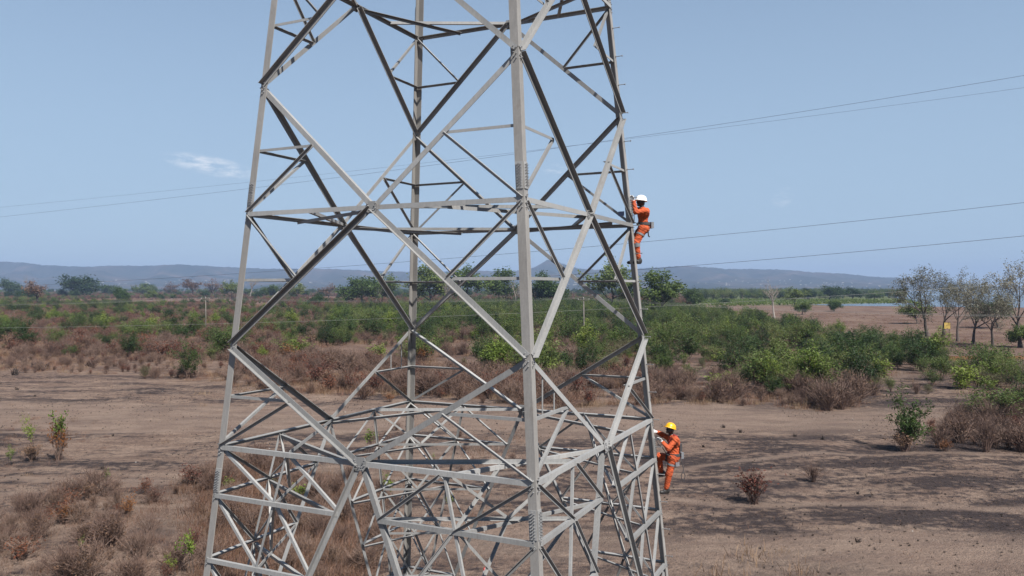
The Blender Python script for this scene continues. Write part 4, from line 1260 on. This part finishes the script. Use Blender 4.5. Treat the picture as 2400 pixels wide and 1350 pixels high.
mb = MB(); mb.box((0, 0, 0.015), (0.19, 0, 0), (0, 0.19, 0), (0, 0, 0.018)); mb.build('base', M_CONE_R, cone)

pt = gnd(2216, 795)
board = empty('yellow_board', pt)
tag(board, 'small yellow board hung low beside the second tall tree', 'board')
mb = MB(); mb.box((0.15, -0.5, 3.2), (0.75, 0, 0), (0, 0.03, 0), (0, 0, 0.75)); mb.build('panel', flat_mat('yellow_paint', (0.36, 0.25, 0.06), 0.6, 0.15, 2), board)
for sx in (-0.35, 0.65):
    mb = MB(); mb.box((sx, -0.45, 1.22), (0.04, 0, 0), (0, 0.04, 0), (0, 0, 1.25)); mb.build('post', M_DARKBARK, board)
p = gnd(2191, 806)
st = MB()
st.put([p + Vector(q) for q in ((-0.3, -0.2, -0.05), (0.3, -0.2, -0.05), (0.3, 0.2, -0.05), (-0.3, 0.2, -0.05), (-0.2, -0.14, 0.75), (0.16, -0.14, 0.85), (0.16, 0.14, 0.85), (-0.2, 0.14, 0.75))], [(3, 2, 1, 0), (4, 5, 6, 7), (0, 1, 5, 4), (1, 2, 6, 5), (2, 3, 7, 6), (3, 0, 4, 7)])
tag(st.build('marker_stone', flat_mat('white_stone', (0.4, 0.38, 0.36), 0.9, 0.1)), 'white marker stone on the bare field by the tall trees', 'stone')

# far building with a red roof among the trees
p = gnd(1632, 696)
hb = empty('farm_building', p)
tag(hb, 'small pale building with red roof among far trees', 'building')
mb = MB(); mb.box((0, 0, 2), (7, 0, 0), (0, 4, 0), (0, 0, 2.1)); mb.build('wall', flat_mat('pale_wall', (0.55, 0.48, 0.42), 0.9), hb)
mb = MB(); mb.put([(-7.6, -4.6, 4.1), (7.6, -4.6, 4.1), (7.6, 4.6, 4.1), (-7.6, 4.6, 4.1), (-5, 0, 7.0), (5, 0, 7.0)], [(3, 2, 1, 0), (0, 1, 5, 4), (2, 3, 4, 5), (1, 2, 5), (3, 0, 4)]); mb.build('roof', flat_mat('red_roof', (0.30, 0.10, 0.07), 0.9), hb)
for sx in (-4, 0, 4):
    mb = MB(); mb.box((sx, -4.03, 2.2), (0.7, 0, 0), (0, 0.04, 0), (0, 0, 0.8)); mb.build('window', flat_mat('dark_window', (0.03, 0.035, 0.04), 0.2), hb)

# ------------------------------------------------------------------ poles and wires
M_POLE = flat_mat('weathered_pole', (0.13, 0.115, 0.10), 0.9, 0.15, 2)
M_WIRE = flat_mat('dark_conductor', (0.045, 0.05, 0.06), 0.5, 0.1, 1, 0.3)
M_WIREL = flat_mat('aluminium_conductor', (0.22, 0.22, 0.205), 0.6, 0.1, 1, 0.0)
poles = []
for (u, v, Y, lab) in ((1368, 699, 167, 'wooden power pole with crossarm seen between near and right tower legs'), (482, 697, 205, 'wooden power pole left of the left tower leg')):
    x = (u - 1200) / FPX * Y
    zt = CAM_H - (v - 675) / FPX * Y
    o = empty('power_pole', (x, Y, 0), R(-14))
    tag(o, lab, 'power pole', 'poles of the small power line')
    mb = MB(); mb.tube([(0, 0, -0.2), (0.04, 0, zt * 0.5), (0, 0, zt)], [0.17, 0.14, 0.10], 8); mb.build('post', M_POLE, o, True)
    mb = MB(); mb.box((0, -0.14, zt - 0.35), (1.25, 0, 0), (0, 0.05, 0), (0, 0, 0.06)); mb.build('crossarm', M_POLE, o)
    for sx in (-1.15, 0.0, 1.15):
        vv, ff = lathe([(0.03, 0), (0.07, 0.03), (0.05, 0.08), (0.085, 0.11), (0.05, 0.17), (0.02, 0.20)], 8)
        i_ = add('insulator', mesh_from('insulator', vv, ff, [M_CONE_W], smooth=True), o)
        i_.location = (sx, -0.14, zt - 0.29 if sx else zt)
    if u > 1000:
        mb = MB(); mb.tube([(-0.5, -0.12, zt - 0.4), (0, -0.1, zt - 1.1), (0.5, -0.12, zt - 0.4)], 0.025, 5); mb.build('brace', M_POLE, o)
    poles.append((o, x, Y, zt))

def wire(pts, yl, yr, rad, mat, label, group, name='overhead_wire'):
    """pts: picture points on the wire from left to right; yl, yr: metres ahead at the leftmost and rightmost point"""
    us = np.array([p[0] for p in pts], float); vv = np.array([p[1] for p in pts], float)
    co = np.polyfit(us - 1200, vv, 2 if len(pts) > 2 else 1)
    path = []
    for t in np.linspace(0, 1, 46):
        u = us[0] + (us[-1] - us[0]) * t
        Y = 1 / ((1 - t) / yl + t / yr)
        path.append(at(u, float(np.polyval(co, u - 1200)), Y))
    mb = MB(); mb.tube(path, rad, 5)
    o = mb.build(name, mat, None, True)
    tag(o, label, 'wire', group)
    return o
wire([(-260, 532), (0, 509), (590, 443), (800, 416), (1040, 383), (1600, 301), (2400, 178), (2680, 130)], 210, 85, 0.020, M_WIRE, 'upper dark conductor sloping up to the right, higher at the right edge', 'high conductors')
wire([(-260, 508), (0, 486), (590, 427), (800, 405), (1040, 377), (1600, 307), (2400, 206), (2680, 168)], 240, 105, 0.017, M_WIRE, 'faint upper conductor, lower of the top pair at the right edge', 'high conductors')
wire([(-260, 684), (0, 670), (200, 664), (500, 646), (1040, 607), (1600, 557), (2400, 475), (2680, 443)], 190, 80, 0.021, M_WIRE, 'dark conductor crossing the hills and rising behind the upper worker', 'high conductors')
wire([(-260, 722), (0, 714), (300, 706), (560, 690), (1000, 667), (1310, 647), (1540, 628), (1880, 600), (2400, 553), (2680, 526)], 170, 75, 0.021, M_WIRE, 'dark conductor passing below the feet of the upper worker', 'high conductors')
wire([(-260, 770), (0, 768), (500, 758), (1040, 742), (1540, 719), (1800, 703), (2400, 663), (2680, 642)], 120, 72, 0.012, M_WIREL, 'pale wire over the scrub rising to the right', 'low wires')
(_, x1, Y1, z1), (_, x2, Y2, z2) = poles
def span(a, b, sag, label, rad=0.012):
    path = []
    for t in np.linspace(0, 1, 30):
        p = Vector(a).lerp(Vector(b), t); p.z -= sag * 4 * t * (1 - t)
        path.append(p)
    mb = MB(); mb.tube(path, rad, 5)
    o = mb.build('overhead_wire', M_WIREL, None, True)
    tag(o, label, 'wire', 'low wires')
ca, sa = math.cos(R(-14)), math.sin(R(-14))
far_r = at(2760, 745, 118); far_l = at(-320, 712, 235)
for sx, w_ in ((-1.15, 'left'), (0, 'middle'), (1.15, 'right')):
    a = Vector((x1 + sx * ca, Y1 + sx * sa, z1 - 0.08 if sx else z1 + 0.2)); b = Vector((x2 + sx * ca, Y2 + sx * sa, z2 - 0.08 if sx else z2 + 0.2))
    span(a, b, 0.9, 'pale wire between the two power poles, on their %s insulators' % w_)
    span(a, far_r + Vector((sx, 0, 0.2 * (sx == 0))), 1.0, 'pale wire from the %s insulator running off to the right edge' % w_)
    span(b, far_l + Vector((sx, 0, 0.2 * (sx == 0))), 1.0, 'pale wire from the %s insulator running off to the left edge' % w_)
# ------------------------------------------------------------------ the two line workers
def surface_nets(F, org, h):
    """smooth closed mesh of the zero level of a sampled distance field"""
    nx, ny, nz = F.shape
    S = F < 0
    c = {(i, j, k): (slice(i, nx - 1 + i), slice(j, ny - 1 + j), slice(k, nz - 1 + k)) for i in (0, 1) for j in (0, 1) for k in (0, 1)}
    cnt = np.zeros((nx - 1, ny - 1, nz - 1)); acc = np.zeros((nx - 1, ny - 1, nz - 1, 3))
    E_ = []
    for a in c:
        for ax in range(3):
            if a[ax] == 0:
                b = list(a); b[ax] = 1
                E_.append((a, tuple(b), ax))
    for a, b, ax in E_:
        fa, fb = F[c[a]], F[c[b]]
        m = (fa < 0) != (fb < 0)
        t = np.where(m, fa / np.where(m, fa - fb, 1), 0)
        for q in range(3):
            acc[..., q] += np.where(m, a[q] + (t if q == ax else 0), 0)
        cnt += m
    act = cnt > 0
    idx = -np.ones(act.shape, int)
    idx[act] = np.arange(act.sum())
    I = np.argwhere(act)
    V = (I + acc[act] / cnt[act][:, None]) * h + np.array(org)
    faces = []
    for ax in range(3):
        o1, o2 = [q for q in range(3) if q != ax]
        sl0 = [slice(None)] * 3; sl1 = [slice(None)] * 3
        sl0[ax] = slice(0, -1); sl1[ax] = slice(1, None)
        ch = S[tuple(sl0)] != S[tuple(sl1)]
        P = np.argwhere(ch)
        ok = (P[:, o1] > 0) & (P[:, o2] > 0) & (P[:, o1] < F.shape[o1] - 1) & (P[:, o2] < F.shape[o2] - 1)
        P = P[ok]
        ins = S[tuple(P.T)]
        def cell(d1, d2):
            q = P.copy(); q[:, o1] += d1; q[:, o2] += d2
            return idx[tuple(q.T)]
        a, b, c_, d = cell(-1, -1), cell(0, -1), cell(0, 0), cell(-1, 0)
        quad = np.stack([a, b, c_, d], 1)
        flip = ins if ax != 1 else ~ins
        quad[~flip] = quad[~flip][:, ::-1]
        faces.append(quad)
    return V, np.concatenate(faces)

def blob(caps, h, k=0.025, wrinkle=0.0, pad=0.06, seed=0.0):
    """caps: (p0, p1, r0, r1, id[, flatten axis, factor]); one continuous skin round them all, plus the id of the nearest"""
    P = np.array([[list(c[0]), list(c[1])] for c in caps])
    rmax = max(max(c[2], c[3]) for c in caps)
    lo = P.min((0, 1)) - rmax - pad; hi = P.max((0, 1)) + rmax + pad
    n = np.ceil((hi - lo) / h).astype(int) + 1
    ax = [lo[i] + np.arange(n[i]) * h for i in range(3)]
    G = np.stack(np.meshgrid(*ax, indexing='ij'), -1)
    def dist(c, X):
        a, b = np.array(c[0], float), np.array(c[1], float)
        ab = b - a
        L = max(ab @ ab, 1e-9)
        t = np.clip(((X - a) @ ab) / L, 0, 1)
        D = X - a - t[..., None] * ab
        if len(c) > 5:
            f = np.array(c[5], float)
            D = D + (D @ f)[..., None] * f * (c[6] - 1)
        return np.sqrt((D ** 2).sum(-1)) - (c[2] + (c[3] - c[2]) * t)
    F = None
    for c in caps:
        d = dist(c, G)
        if F is None: F = d
        else:
            hh = np.clip(0.5 + 0.5 * (F - d) / k, 0, 1)
            F = F * (1 - hh) + d * hh - k * hh * (1 - hh)
    if wrinkle:
        x, y, z = G[..., 0], G[..., 1], G[..., 2]
        F = F + wrinkle * (np.sin(z * 62 + 5 * np.sin(x * 17 + seed) + 4 * np.sin(y * 15)) * 0.6 + np.sin(z * 105 + x * 55 - y * 40 + seed) * 0.4)
    V, Q = surface_nets(F, lo, h)
    C = V[Q].mean(1)
    ids = np.argmin(np.stack([dist(c, C) for c in caps], 1), 1)
    return V, Q, np.array([caps[i][4] for i in ids]), C

M_SUIT = flat_mat('orange_coverall', (0.34, 0.055, 0.012), 0.85, 0.34, 9)
M_SKIN = flat_mat('dark_skin', (0.014, 0.009, 0.008), 0.45, 0.15, 20)
M_GLOVE = flat_mat('pale_work_glove', (0.42, 0.42, 0.42), 0.8, 0.12, 20)
M_BOOT = flat_mat('black_boot', (0.022, 0.020, 0.020), 0.6, 0.25, 15)
M_STRAP = flat_mat('dark_webbing', (0.035, 0.033, 0.035), 0.8, 0.2, 20)
M_GREYSTRAP = flat_mat('grey_webbing', (0.13, 0.135, 0.145), 0.7, 0.15, 20)
M_REDSTRAP = flat_mat('dark_red_webbing', (0.20, 0.012, 0.016), 0.8, 0.15, 20)
M_YHELM = flat_mat('yellow_helmet_shell', (0.58, 0.30, 0.004), 0.35, 0.04)
M_WHELM = flat_mat('white_helmet_shell', (0.62, 0.62, 0.61), 0.35, 0.03)
M_EYE = flat_mat('eye_white', (0.6, 0.58, 0.55), 0.3, 0.02)
M_METAL = flat_mat('steel_buckle', (0.4, 0.4, 0.42), 0.35, 0.1, 10, 0.7)

def helmet(parent, top, up, fwd, mat, size=0.125):
    up = Vector(up).normalized(); fwd = (Vector(fwd) - up * Vector(fwd).dot(up)).normalized(); side = up.cross(fwd)
    base = Vector(top) - up * size * 1.12
    v, f = [], []
    n = 28
    prof = [(1.16, -0.06), (1.17, 0.0), (1.02, 0.03), (1.0, 0.18), (0.95, 0.45), (0.82, 0.74), (0.58, 0.97), (0.28, 1.09), (0.0, 1.12)]
    for r_, z_ in prof:
        for k in range(n):
            a = 2 * math.pi * k / n
            peak = 1.0
            if r_ > 1.1: peak = 1.0 + 0.34 * max(0, math.cos(a)) ** 3 - 0.04
            ridge = 1 + 0.02 * math.cos(6 * a) * (0.3 < z_ < 1.0)
            p = base + (fwd * math.cos(a) * 1.16 * peak + side * math.sin(a) * 0.97 * ridge) * r_ * size + up * z_ * size
            v.append(p)
    for i in range(len(prof) - 1):
        for k in range(n):
            k2 = (k + 1) % n
            f.append((i * n + k, i * n + k2, (i + 1) * n + k2, (i + 1) * n + k))
    f.append(tuple(reversed(range(n))))
    return add('helmet', mesh_from('helmet', v, f, [mat], smooth=True), parent)

def glove(parent, wrist, tipdir, palm_n, curl=0.9, left=True):
    """palm, four fingers of unequal length curled towards the palm side, and a thumb from the side"""
    d = Vector(tipdir).normalized(); n = (Vector(palm_n) - d * Vector(palm_n).dot(d)).normalized()
    s = d.cross(n) * (1 if left else -1)
    w = Vector(wrist)
    caps = [(w - d * 0.03, w + d * 0.02, 0.034, 0.034, 0), (w + d * 0.02, w + d * 0.085, 0.030, 0.036, 0, tuple(n), 1.7), (w + d * 0.03 + s * 0.012, w + d * 0.085 + s * 0.02, 0.026, 0.026, 0, tuple(n), 1.5), (w + d * 0.03 - s * 0.012, w + d * 0.085 - s * 0.02, 0.026, 0.024, 0, tuple(n), 1.5)]
    for i, (off, L) in enumerate(((0.031, 0.072), (0.011, 0.082), (-0.010, 0.076), (-0.030, 0.060))):
        p = w + d * 0.092 + s * off
        dd = d
        ang = 0.25 + curl * 0.2 * i * 0.3
        for seg, q in enumerate((0.45, 0.32, 0.23)):
            dd = (dd * math.cos(curl * 0.55) + n * math.sin(curl * 0.55)).normalized() if seg else (dd * math.cos(ang) + n * math.sin(ang)).normalized()
            e = p + dd * L * q
            caps.append((p, e, 0.0098 - 0.0008 * seg, 0.0092 - 0.0008 * seg, 0))
            p = e
            n2 = n
    p = w + d * 0.03 + s * 0.034
    t1 = p + (d * 0.6 + s * 0.75 + n * 0.25).normalized() * 0.038
    t2 = t1 + (d * 0.8 + s * 0.2 + n * 0.5).normalized() * 0.032
    caps += [(w + d * 0.02 + s * 0.012, p, 0.018, 0.015, 0), (p, t1, 0.013, 0.0115, 0), (t1, t2, 0.0115, 0.0095, 0)]
    V, Q, ids, C = blob(caps, 0.0042, 0.006, 0, 0.01)
    return add('glove', mesh_from('glove', V.tolist(), Q.tolist(), [M_GLOVE], smooth=True), parent)

def ring(parent, name, c, axis, rx, mat, wdt=0.022, thick=0.006, flat=None, fl=1.0):
    """a strap round a limb"""
    axis = Vector(axis).normalized()
    e1 = axis.orthogonal().normalized() if flat is None else (Vector(flat) - axis * Vector(flat).dot(axis)).normalized()
    e2 = axis.cross(e1)
    v, f = [], []
    n = 24
    for r_, z_ in ((rx, -wdt), (rx + thick, -wdt), (rx + thick, wdt), (rx, wdt)):
        for k in range(n):
            a = 2 * math.pi * k / n
            v.append(Vector(c) + e1 * math.cos(a) * r_ * fl + e2 * math.sin(a) * r_ + axis * z_)
    for i in range(4):
        for k in range(n):
            k2 = (k + 1) % n
            j = (i + 1) % 4
            f.append((i * n + k, i * n + k2, j * n + k2, j * n + k))
    return add(name, mesh_from(name, v, f, [mat], smooth=False), parent)

def worker(J, Y0, label, helm_mat, look, tilt, cat='person'):
    """J: joints as (column, row, metres behind the body's middle plane)"""
    j = {k: at(u, v, Y0 + dy) for k, (u, v, dy) in J.items()}
    root = empty('person', (j['toeL'].x, j['toeL'].y, j['toeL'].z - 0.05))
    inv = root.location.copy()
    g = {k: v - inv for k, v in j.items()}
    tag(root, label, cat)
    fw = Vector((-0.944, -0.33, 0)); lf = Vector((0.33, -0.944, 0))
    look = Vector(look).normalized()
    hup = (Vector((0, 0, 1)) - look * math.sin(tilt)).normalized()       # head tipped back
    hf = (look + Vector((0, 0, 1)) * math.sin(tilt)).normalized()
    hc = g['head']
    S, K = 0, 1
    caps = [
        (g['pelvis'], g['spine'], 0.135, 0.125, S, tuple(fw), 1.15), (g['spine'], g['chest'], 0.125, 0.145, S, tuple(fw), 1.2),
        (g['chest'], g['neck'] - Vector((0, 0, 0.05)), 0.145, 0.075, S, tuple(fw), 1.15),
        (g['shL'], g['neck'] - Vector((0, 0, 0.05)), 0.082, 0.075, S), (g['shR'], g['neck'] - Vector((0, 0, 0.05)), 0.082, 0.075, S),
        (g['shL'], g['chest'] + lf * 0.08, 0.085, 0.11, S), (g['shR'], g['chest'] - lf * 0.08, 0.085, 0.11, S),
        (g['hipL'], g['hipR'], 0.118, 0.118, S), (g['pelvis'] - fw * 0.05, g['hipL'] - fw * 0.04, 0.12, 0.115, S),
        (g['hipL'], g['kneeL'], 0.108, 0.080, S), (g['kneeL'], g['ankL'], 0.080, 0.062, S),
        (g['hipR'], g['kneeR'], 0.108, 0.080, S), (g['kneeR'], g['ankR'], 0.080, 0.062, S),
        (g['shL'], g['elbL'], 0.072, 0.058, S), (g['elbL'], g['wrL'], 0.058, 0.046, S),
        (g['shR'], g['elbR'], 0.072, 0.058, S), (g['elbR'], g['wrR'], 0.058, 0.046, S),
        (g['neck'] - Vector((0, 0, 0.02)), hc - hup * 0.03, 0.054, 0.056, K),
        (hc - hup * 0.02 - hf * 0.01, hc + hup * 0.06 - hf * 0.015, 0.085, 0.090, K),
        (hc - hup * 0.055 + hf * 0.035, hc - hup * 0.085 + hf * 0.065, 0.055, 0.034, K),
        (hc + hup * 0.005 + hf * 0.09, hc - hup * 0.028 + hf * 0.112, 0.010, 0.016, K),
        (hc - hup * 0.066 + hf * 0.088 - hup.cross(hf) * 0.018, hc - hup * 0.066 + hf * 0.088 + hup.cross(hf) * 0.018, 0.011, 0.011, K),
    ]
    sd = hup.cross(hf)
    for s_ in (-1, 1):
        caps.append((hc + sd * s_ * 0.085 - hup * 0.03, hc + sd * s_ * 0.092 + hup * 0.02, 0.012, 0.016, K))
    V, Q, ids, C = blob(caps, 0.0115, 0.03, 0.0075, 0.05, Y0)
    body = mesh_from('body', V.tolist(), Q.tolist(), [M_SUIT, M_SKIN], ids.tolist(), smooth=True)
    add('body', body, root)
    for s_ in (-1, 1):
        mb = MB()
        v, f = lathe([(0.0, -0.009), (0.008, -0.005), (0.010, 0.0), (0.008, 0.005), (0.0, 0.009)], 8)
        e = add('eye', mesh_from('eye', [Vector(q) for q in v], f, [M_EYE], smooth=True), root)
        e.location = hc + sd * s_ * 0.034 + hf * 0.083 + hup * 0.012
    helmet(root, hc + hup * 0.165, hup, hf, helm_mat)
    for sgn, sd_ in (('L', True), ('R', False)):
        fdir = (g['wr' + sgn] - g['elb' + sgn]).normalized()
        hdir = (g['hand' + sgn] - g['wr' + sgn]).normalized()
        glove(root, g['wr' + sgn] + hdir * 0.03, hdir, fw + Vector((0, 0, -0.15)), 1.0, sd_)
        # boots
        a, t, h_ = g['ank' + sgn], g['toe' + sgn], g['heel' + sgn]
        caps = [(a + Vector((0, 0, 0.03)), h_ + Vector((0, 0, 0.06)), 0.055, 0.048, 0), (h_ + Vector((0, 0, 0.03)), t + Vector((0, 0, 0.035)), 0.042, 0.040, 0), (h_ + Vector((0, 0, 0.075)), (h_ + t) / 2 + Vector((0, 0, 0.06)), 0.048, 0.044, 0)]
        Vb, Qb, ib, Cb = blob(caps, 0.009, 0.02, 0, 0.02)
        add('boot', mesh_from('boot', Vb.tolist(), Qb.tolist(), [M_BOOT], smooth=True), root)
        # leg strap of the harness
        m = g['hip' + sgn].lerp(g['knee' + sgn], 0.42)
        ring(root, 'leg_strap', m, g['knee' + sgn] - g['hip' + sgn], 0.100, M_GREYSTRAP if sgn == 'L' else M_STRAP, 0.022)
    ring(root, 'belt', g['pelvis'] + Vector((0, 0, 0.06)), (0, 0, 1), 0.146, M_STRAP, 0.032, 0.012, lf, 1.22)
    # pouch and coiled rope on the back of the belt
    mb = MB(); bk = g['pelvis'] - fw * 0.185 + Vector((0, 0, 0.03)) + lf * 0.05
    mb.box(bk, fw * 0.035, lf * 0.075, Vector((0, 0, 0.075))); mb.build('tool_pouch', M_GREYSTRAP, root)
    return root, g, fw, lf

LOW = dict(head=(1570.5, 1006, 0), neck=(1575, 1021, 0), chest=(1579, 1037, 0), spine=(1580, 1054, 0), pelvis=(1578, 1070, 0),
           shL=(1583, 1031, -.17), elbL=(1566, 1052, -.27), wrL=(1554, 1038, -.22), handL=(1545, 1029, -.14),
           shR=(1570, 1028, .17), elbR=(1551, 1018, .22), wrR=(1540, 1013, .12), handR=(1533, 1011, .04),
           hipL=(1577, 1074, -.09), kneeL=(1568, 1110, -.11), ankL=(1562, 1143, -.09), heelL=(1565, 1156, -.08), toeL=(1549, 1157, -.10),
           hipR=(1575, 1074, .09), kneeR=(1544, 1069, .18), ankR=(1549, 1104, .18), heelR=(1556, 1116, .18), toeR=(1541, 1117, .16))
root, g, fw, lf = worker(LOW, 19.25, 'worker in orange coverall and yellow helmet climbing the right tower leg, lower', M_YHELM, (-0.86, -0.5, 0), 0.36)
# dark red shoulder strap and a rope loop hanging from the belt
mb = MB()
sp_ = [g['shL'] + Vector((0, 0, 0.07)) - fw * 0.06, g['shL'].lerp(g['neck'], 0.5) + Vector((0, 0, 0.075)), g['chest'] + fw * 0.155 + Vector((0, 0, 0.06)) + lf * 0.06, g['spine'] + fw * 0.15 + Vector((0, 0, 0.08)), g['pelvis'] + fw * 0.15 + Vector((0, 0, 0.09))]
mb.tube(sp_, 0.021, 6); mb.build('shoulder_strap', M_REDSTRAP, root, True)
mb = MB()
o0 = g['pelvis'] - fw * 0.10 + lf * 0.16
rope = [o0, o0 + Vector((0.03, 0, -0.12)), o0 + Vector((0.07, -0.02, -0.25)), o0 + Vector((0.06, -0.02, -0.36))]
lp = [rope[-1] + Vector((0.045 * math.sin(t) * (1 if t < 3.2 else 1), -0.01, -0.09 * (1 - math.cos(t)) )) for t in np.linspace(0.2, 6.1, 16)]
mb.tube(rope + lp, 0.010, 6); mb.build('rope_loop', M_STRAP, root, True)
mb = MB()
mb.tube([g['pelvis'] + fw * 0.10 + lf * 0.13, g['elbL'] + Vector((-0.05, 0, -0.12)), g['wrL'] + Vector((0.0, 0, -0.14)), g['wrL'] + Vector((-0.10, 0.02, -0.05)), g['handL'] + Vector((-0.09, 0.05, 0.0))], 0.010, 6); mb.build('lanyard', M_STRAP, root, True)
mb = MB(); mb.box(g['hipL'] + lf * 0.12 - fw * 0.05 + Vector((0, 0, -0.13)), fw * 0.05, lf * 0.015, Vector((0, 0, 0.045))); mb.build('buckle', M_METAL, root)
mb = MB(); mb.box(g['chest'] - fw * 0.165 + Vector((0, 0, -0.13)), fw * 0.03, lf * 0.07, Vector((0, 0, 0.09))); mb.build('back_pack', M_STRAP, root)

UPP = dict(head=(1502.5, 473, 0), neck=(1506, 488, 0), chest=(1508, 502, 0), spine=(1507, 517, 0), pelvis=(1508, 531, 0),
           shL=(1514, 496, -.17), elbL=(1490, 497, -.22), wrL=(1486, 474, -.14), handL=(1484, 464, -.08),
           shR=(1501, 494, .17), elbR=(1484, 489, .22), wrR=(1480, 471, .12), handR=(1478, 461, .07),
           hipL=(1508, 536, -.09), kneeL=(1491, 569, -.13), ankL=(1496, 604, -.08), heelL=(1500, 618, -.07), toeL=(1487, 619, -.11),
           hipR=(1506, 536, .09), kneeR=(1487, 558, .24), ankR=(1483, 603, .24), heelR=(1486, 618, .24), toeR=(1473, 619, .22))
root, g, fw, lf = worker(UPP, 19.08, 'worker in orange coverall and white helmet high on the right tower leg', M_WHELM, (-0.93, -0.36, 0), 0.12)
ring(root, 'knee_pad', g['kneeL'].lerp(g['ankL'], 0.12), g['ankL'] - g['kneeL'], 0.083, M_GREYSTRAP, 0.05, 0.008)
mb = MB()
o0 = g['pelvis'] - fw * 0.08 + lf * 0.15
mb.tube([o0, o0 + Vector((-0.03, 0, -0.12)), o0 + Vector((-0.02, 0, -0.24)), o0 + Vector((0.01, 0, -0.26))], 0.018, 6); mb.build('strap_end', M_STRAP, root, True)
mb = MB()
mb.tube([g['pelvis'] + fw * 0.10 + lf * 0.12, g['pelvis'] + fw * 0.25 + Vector((0, 0, 0.1)), g['handL'] + Vector((0.02, 0, -0.25)), g['handL'] + Vector((-0.02, 0, -0.05))], 0.010, 6); mb.build('lanyard', M_STRAP, root, True)
#PART5

# ------------------------------------------------------------------ dry-season haze
hz = MB()
hz.box((0, 5500, 157.5), (14500, 0, 0), (0, 6550, 0), (0, 0, 160.0))
hm = bpy.data.materials.new('haze'); hm.use_nodes = True
hm.node_tree.nodes.clear()
ho = hm.node_tree.nodes.new('ShaderNodeOutputMaterial')
hv = hm.node_tree.nodes.new('ShaderNodeVolumePrincipled')
hv.inputs['Color'].default_value = (0.35, 0.475, 0.72, 1)
hv.inputs['Density'].default_value = 0.000112
hv.inputs['Anisotropy'].default_value = 0.0
hm.node_tree.links.new(hv.outputs[0], ho.inputs['Volume'])
haze = hz.build('haze', hm)
tag(haze, 'thin pale dry season haze over the plain', kind='stuff')
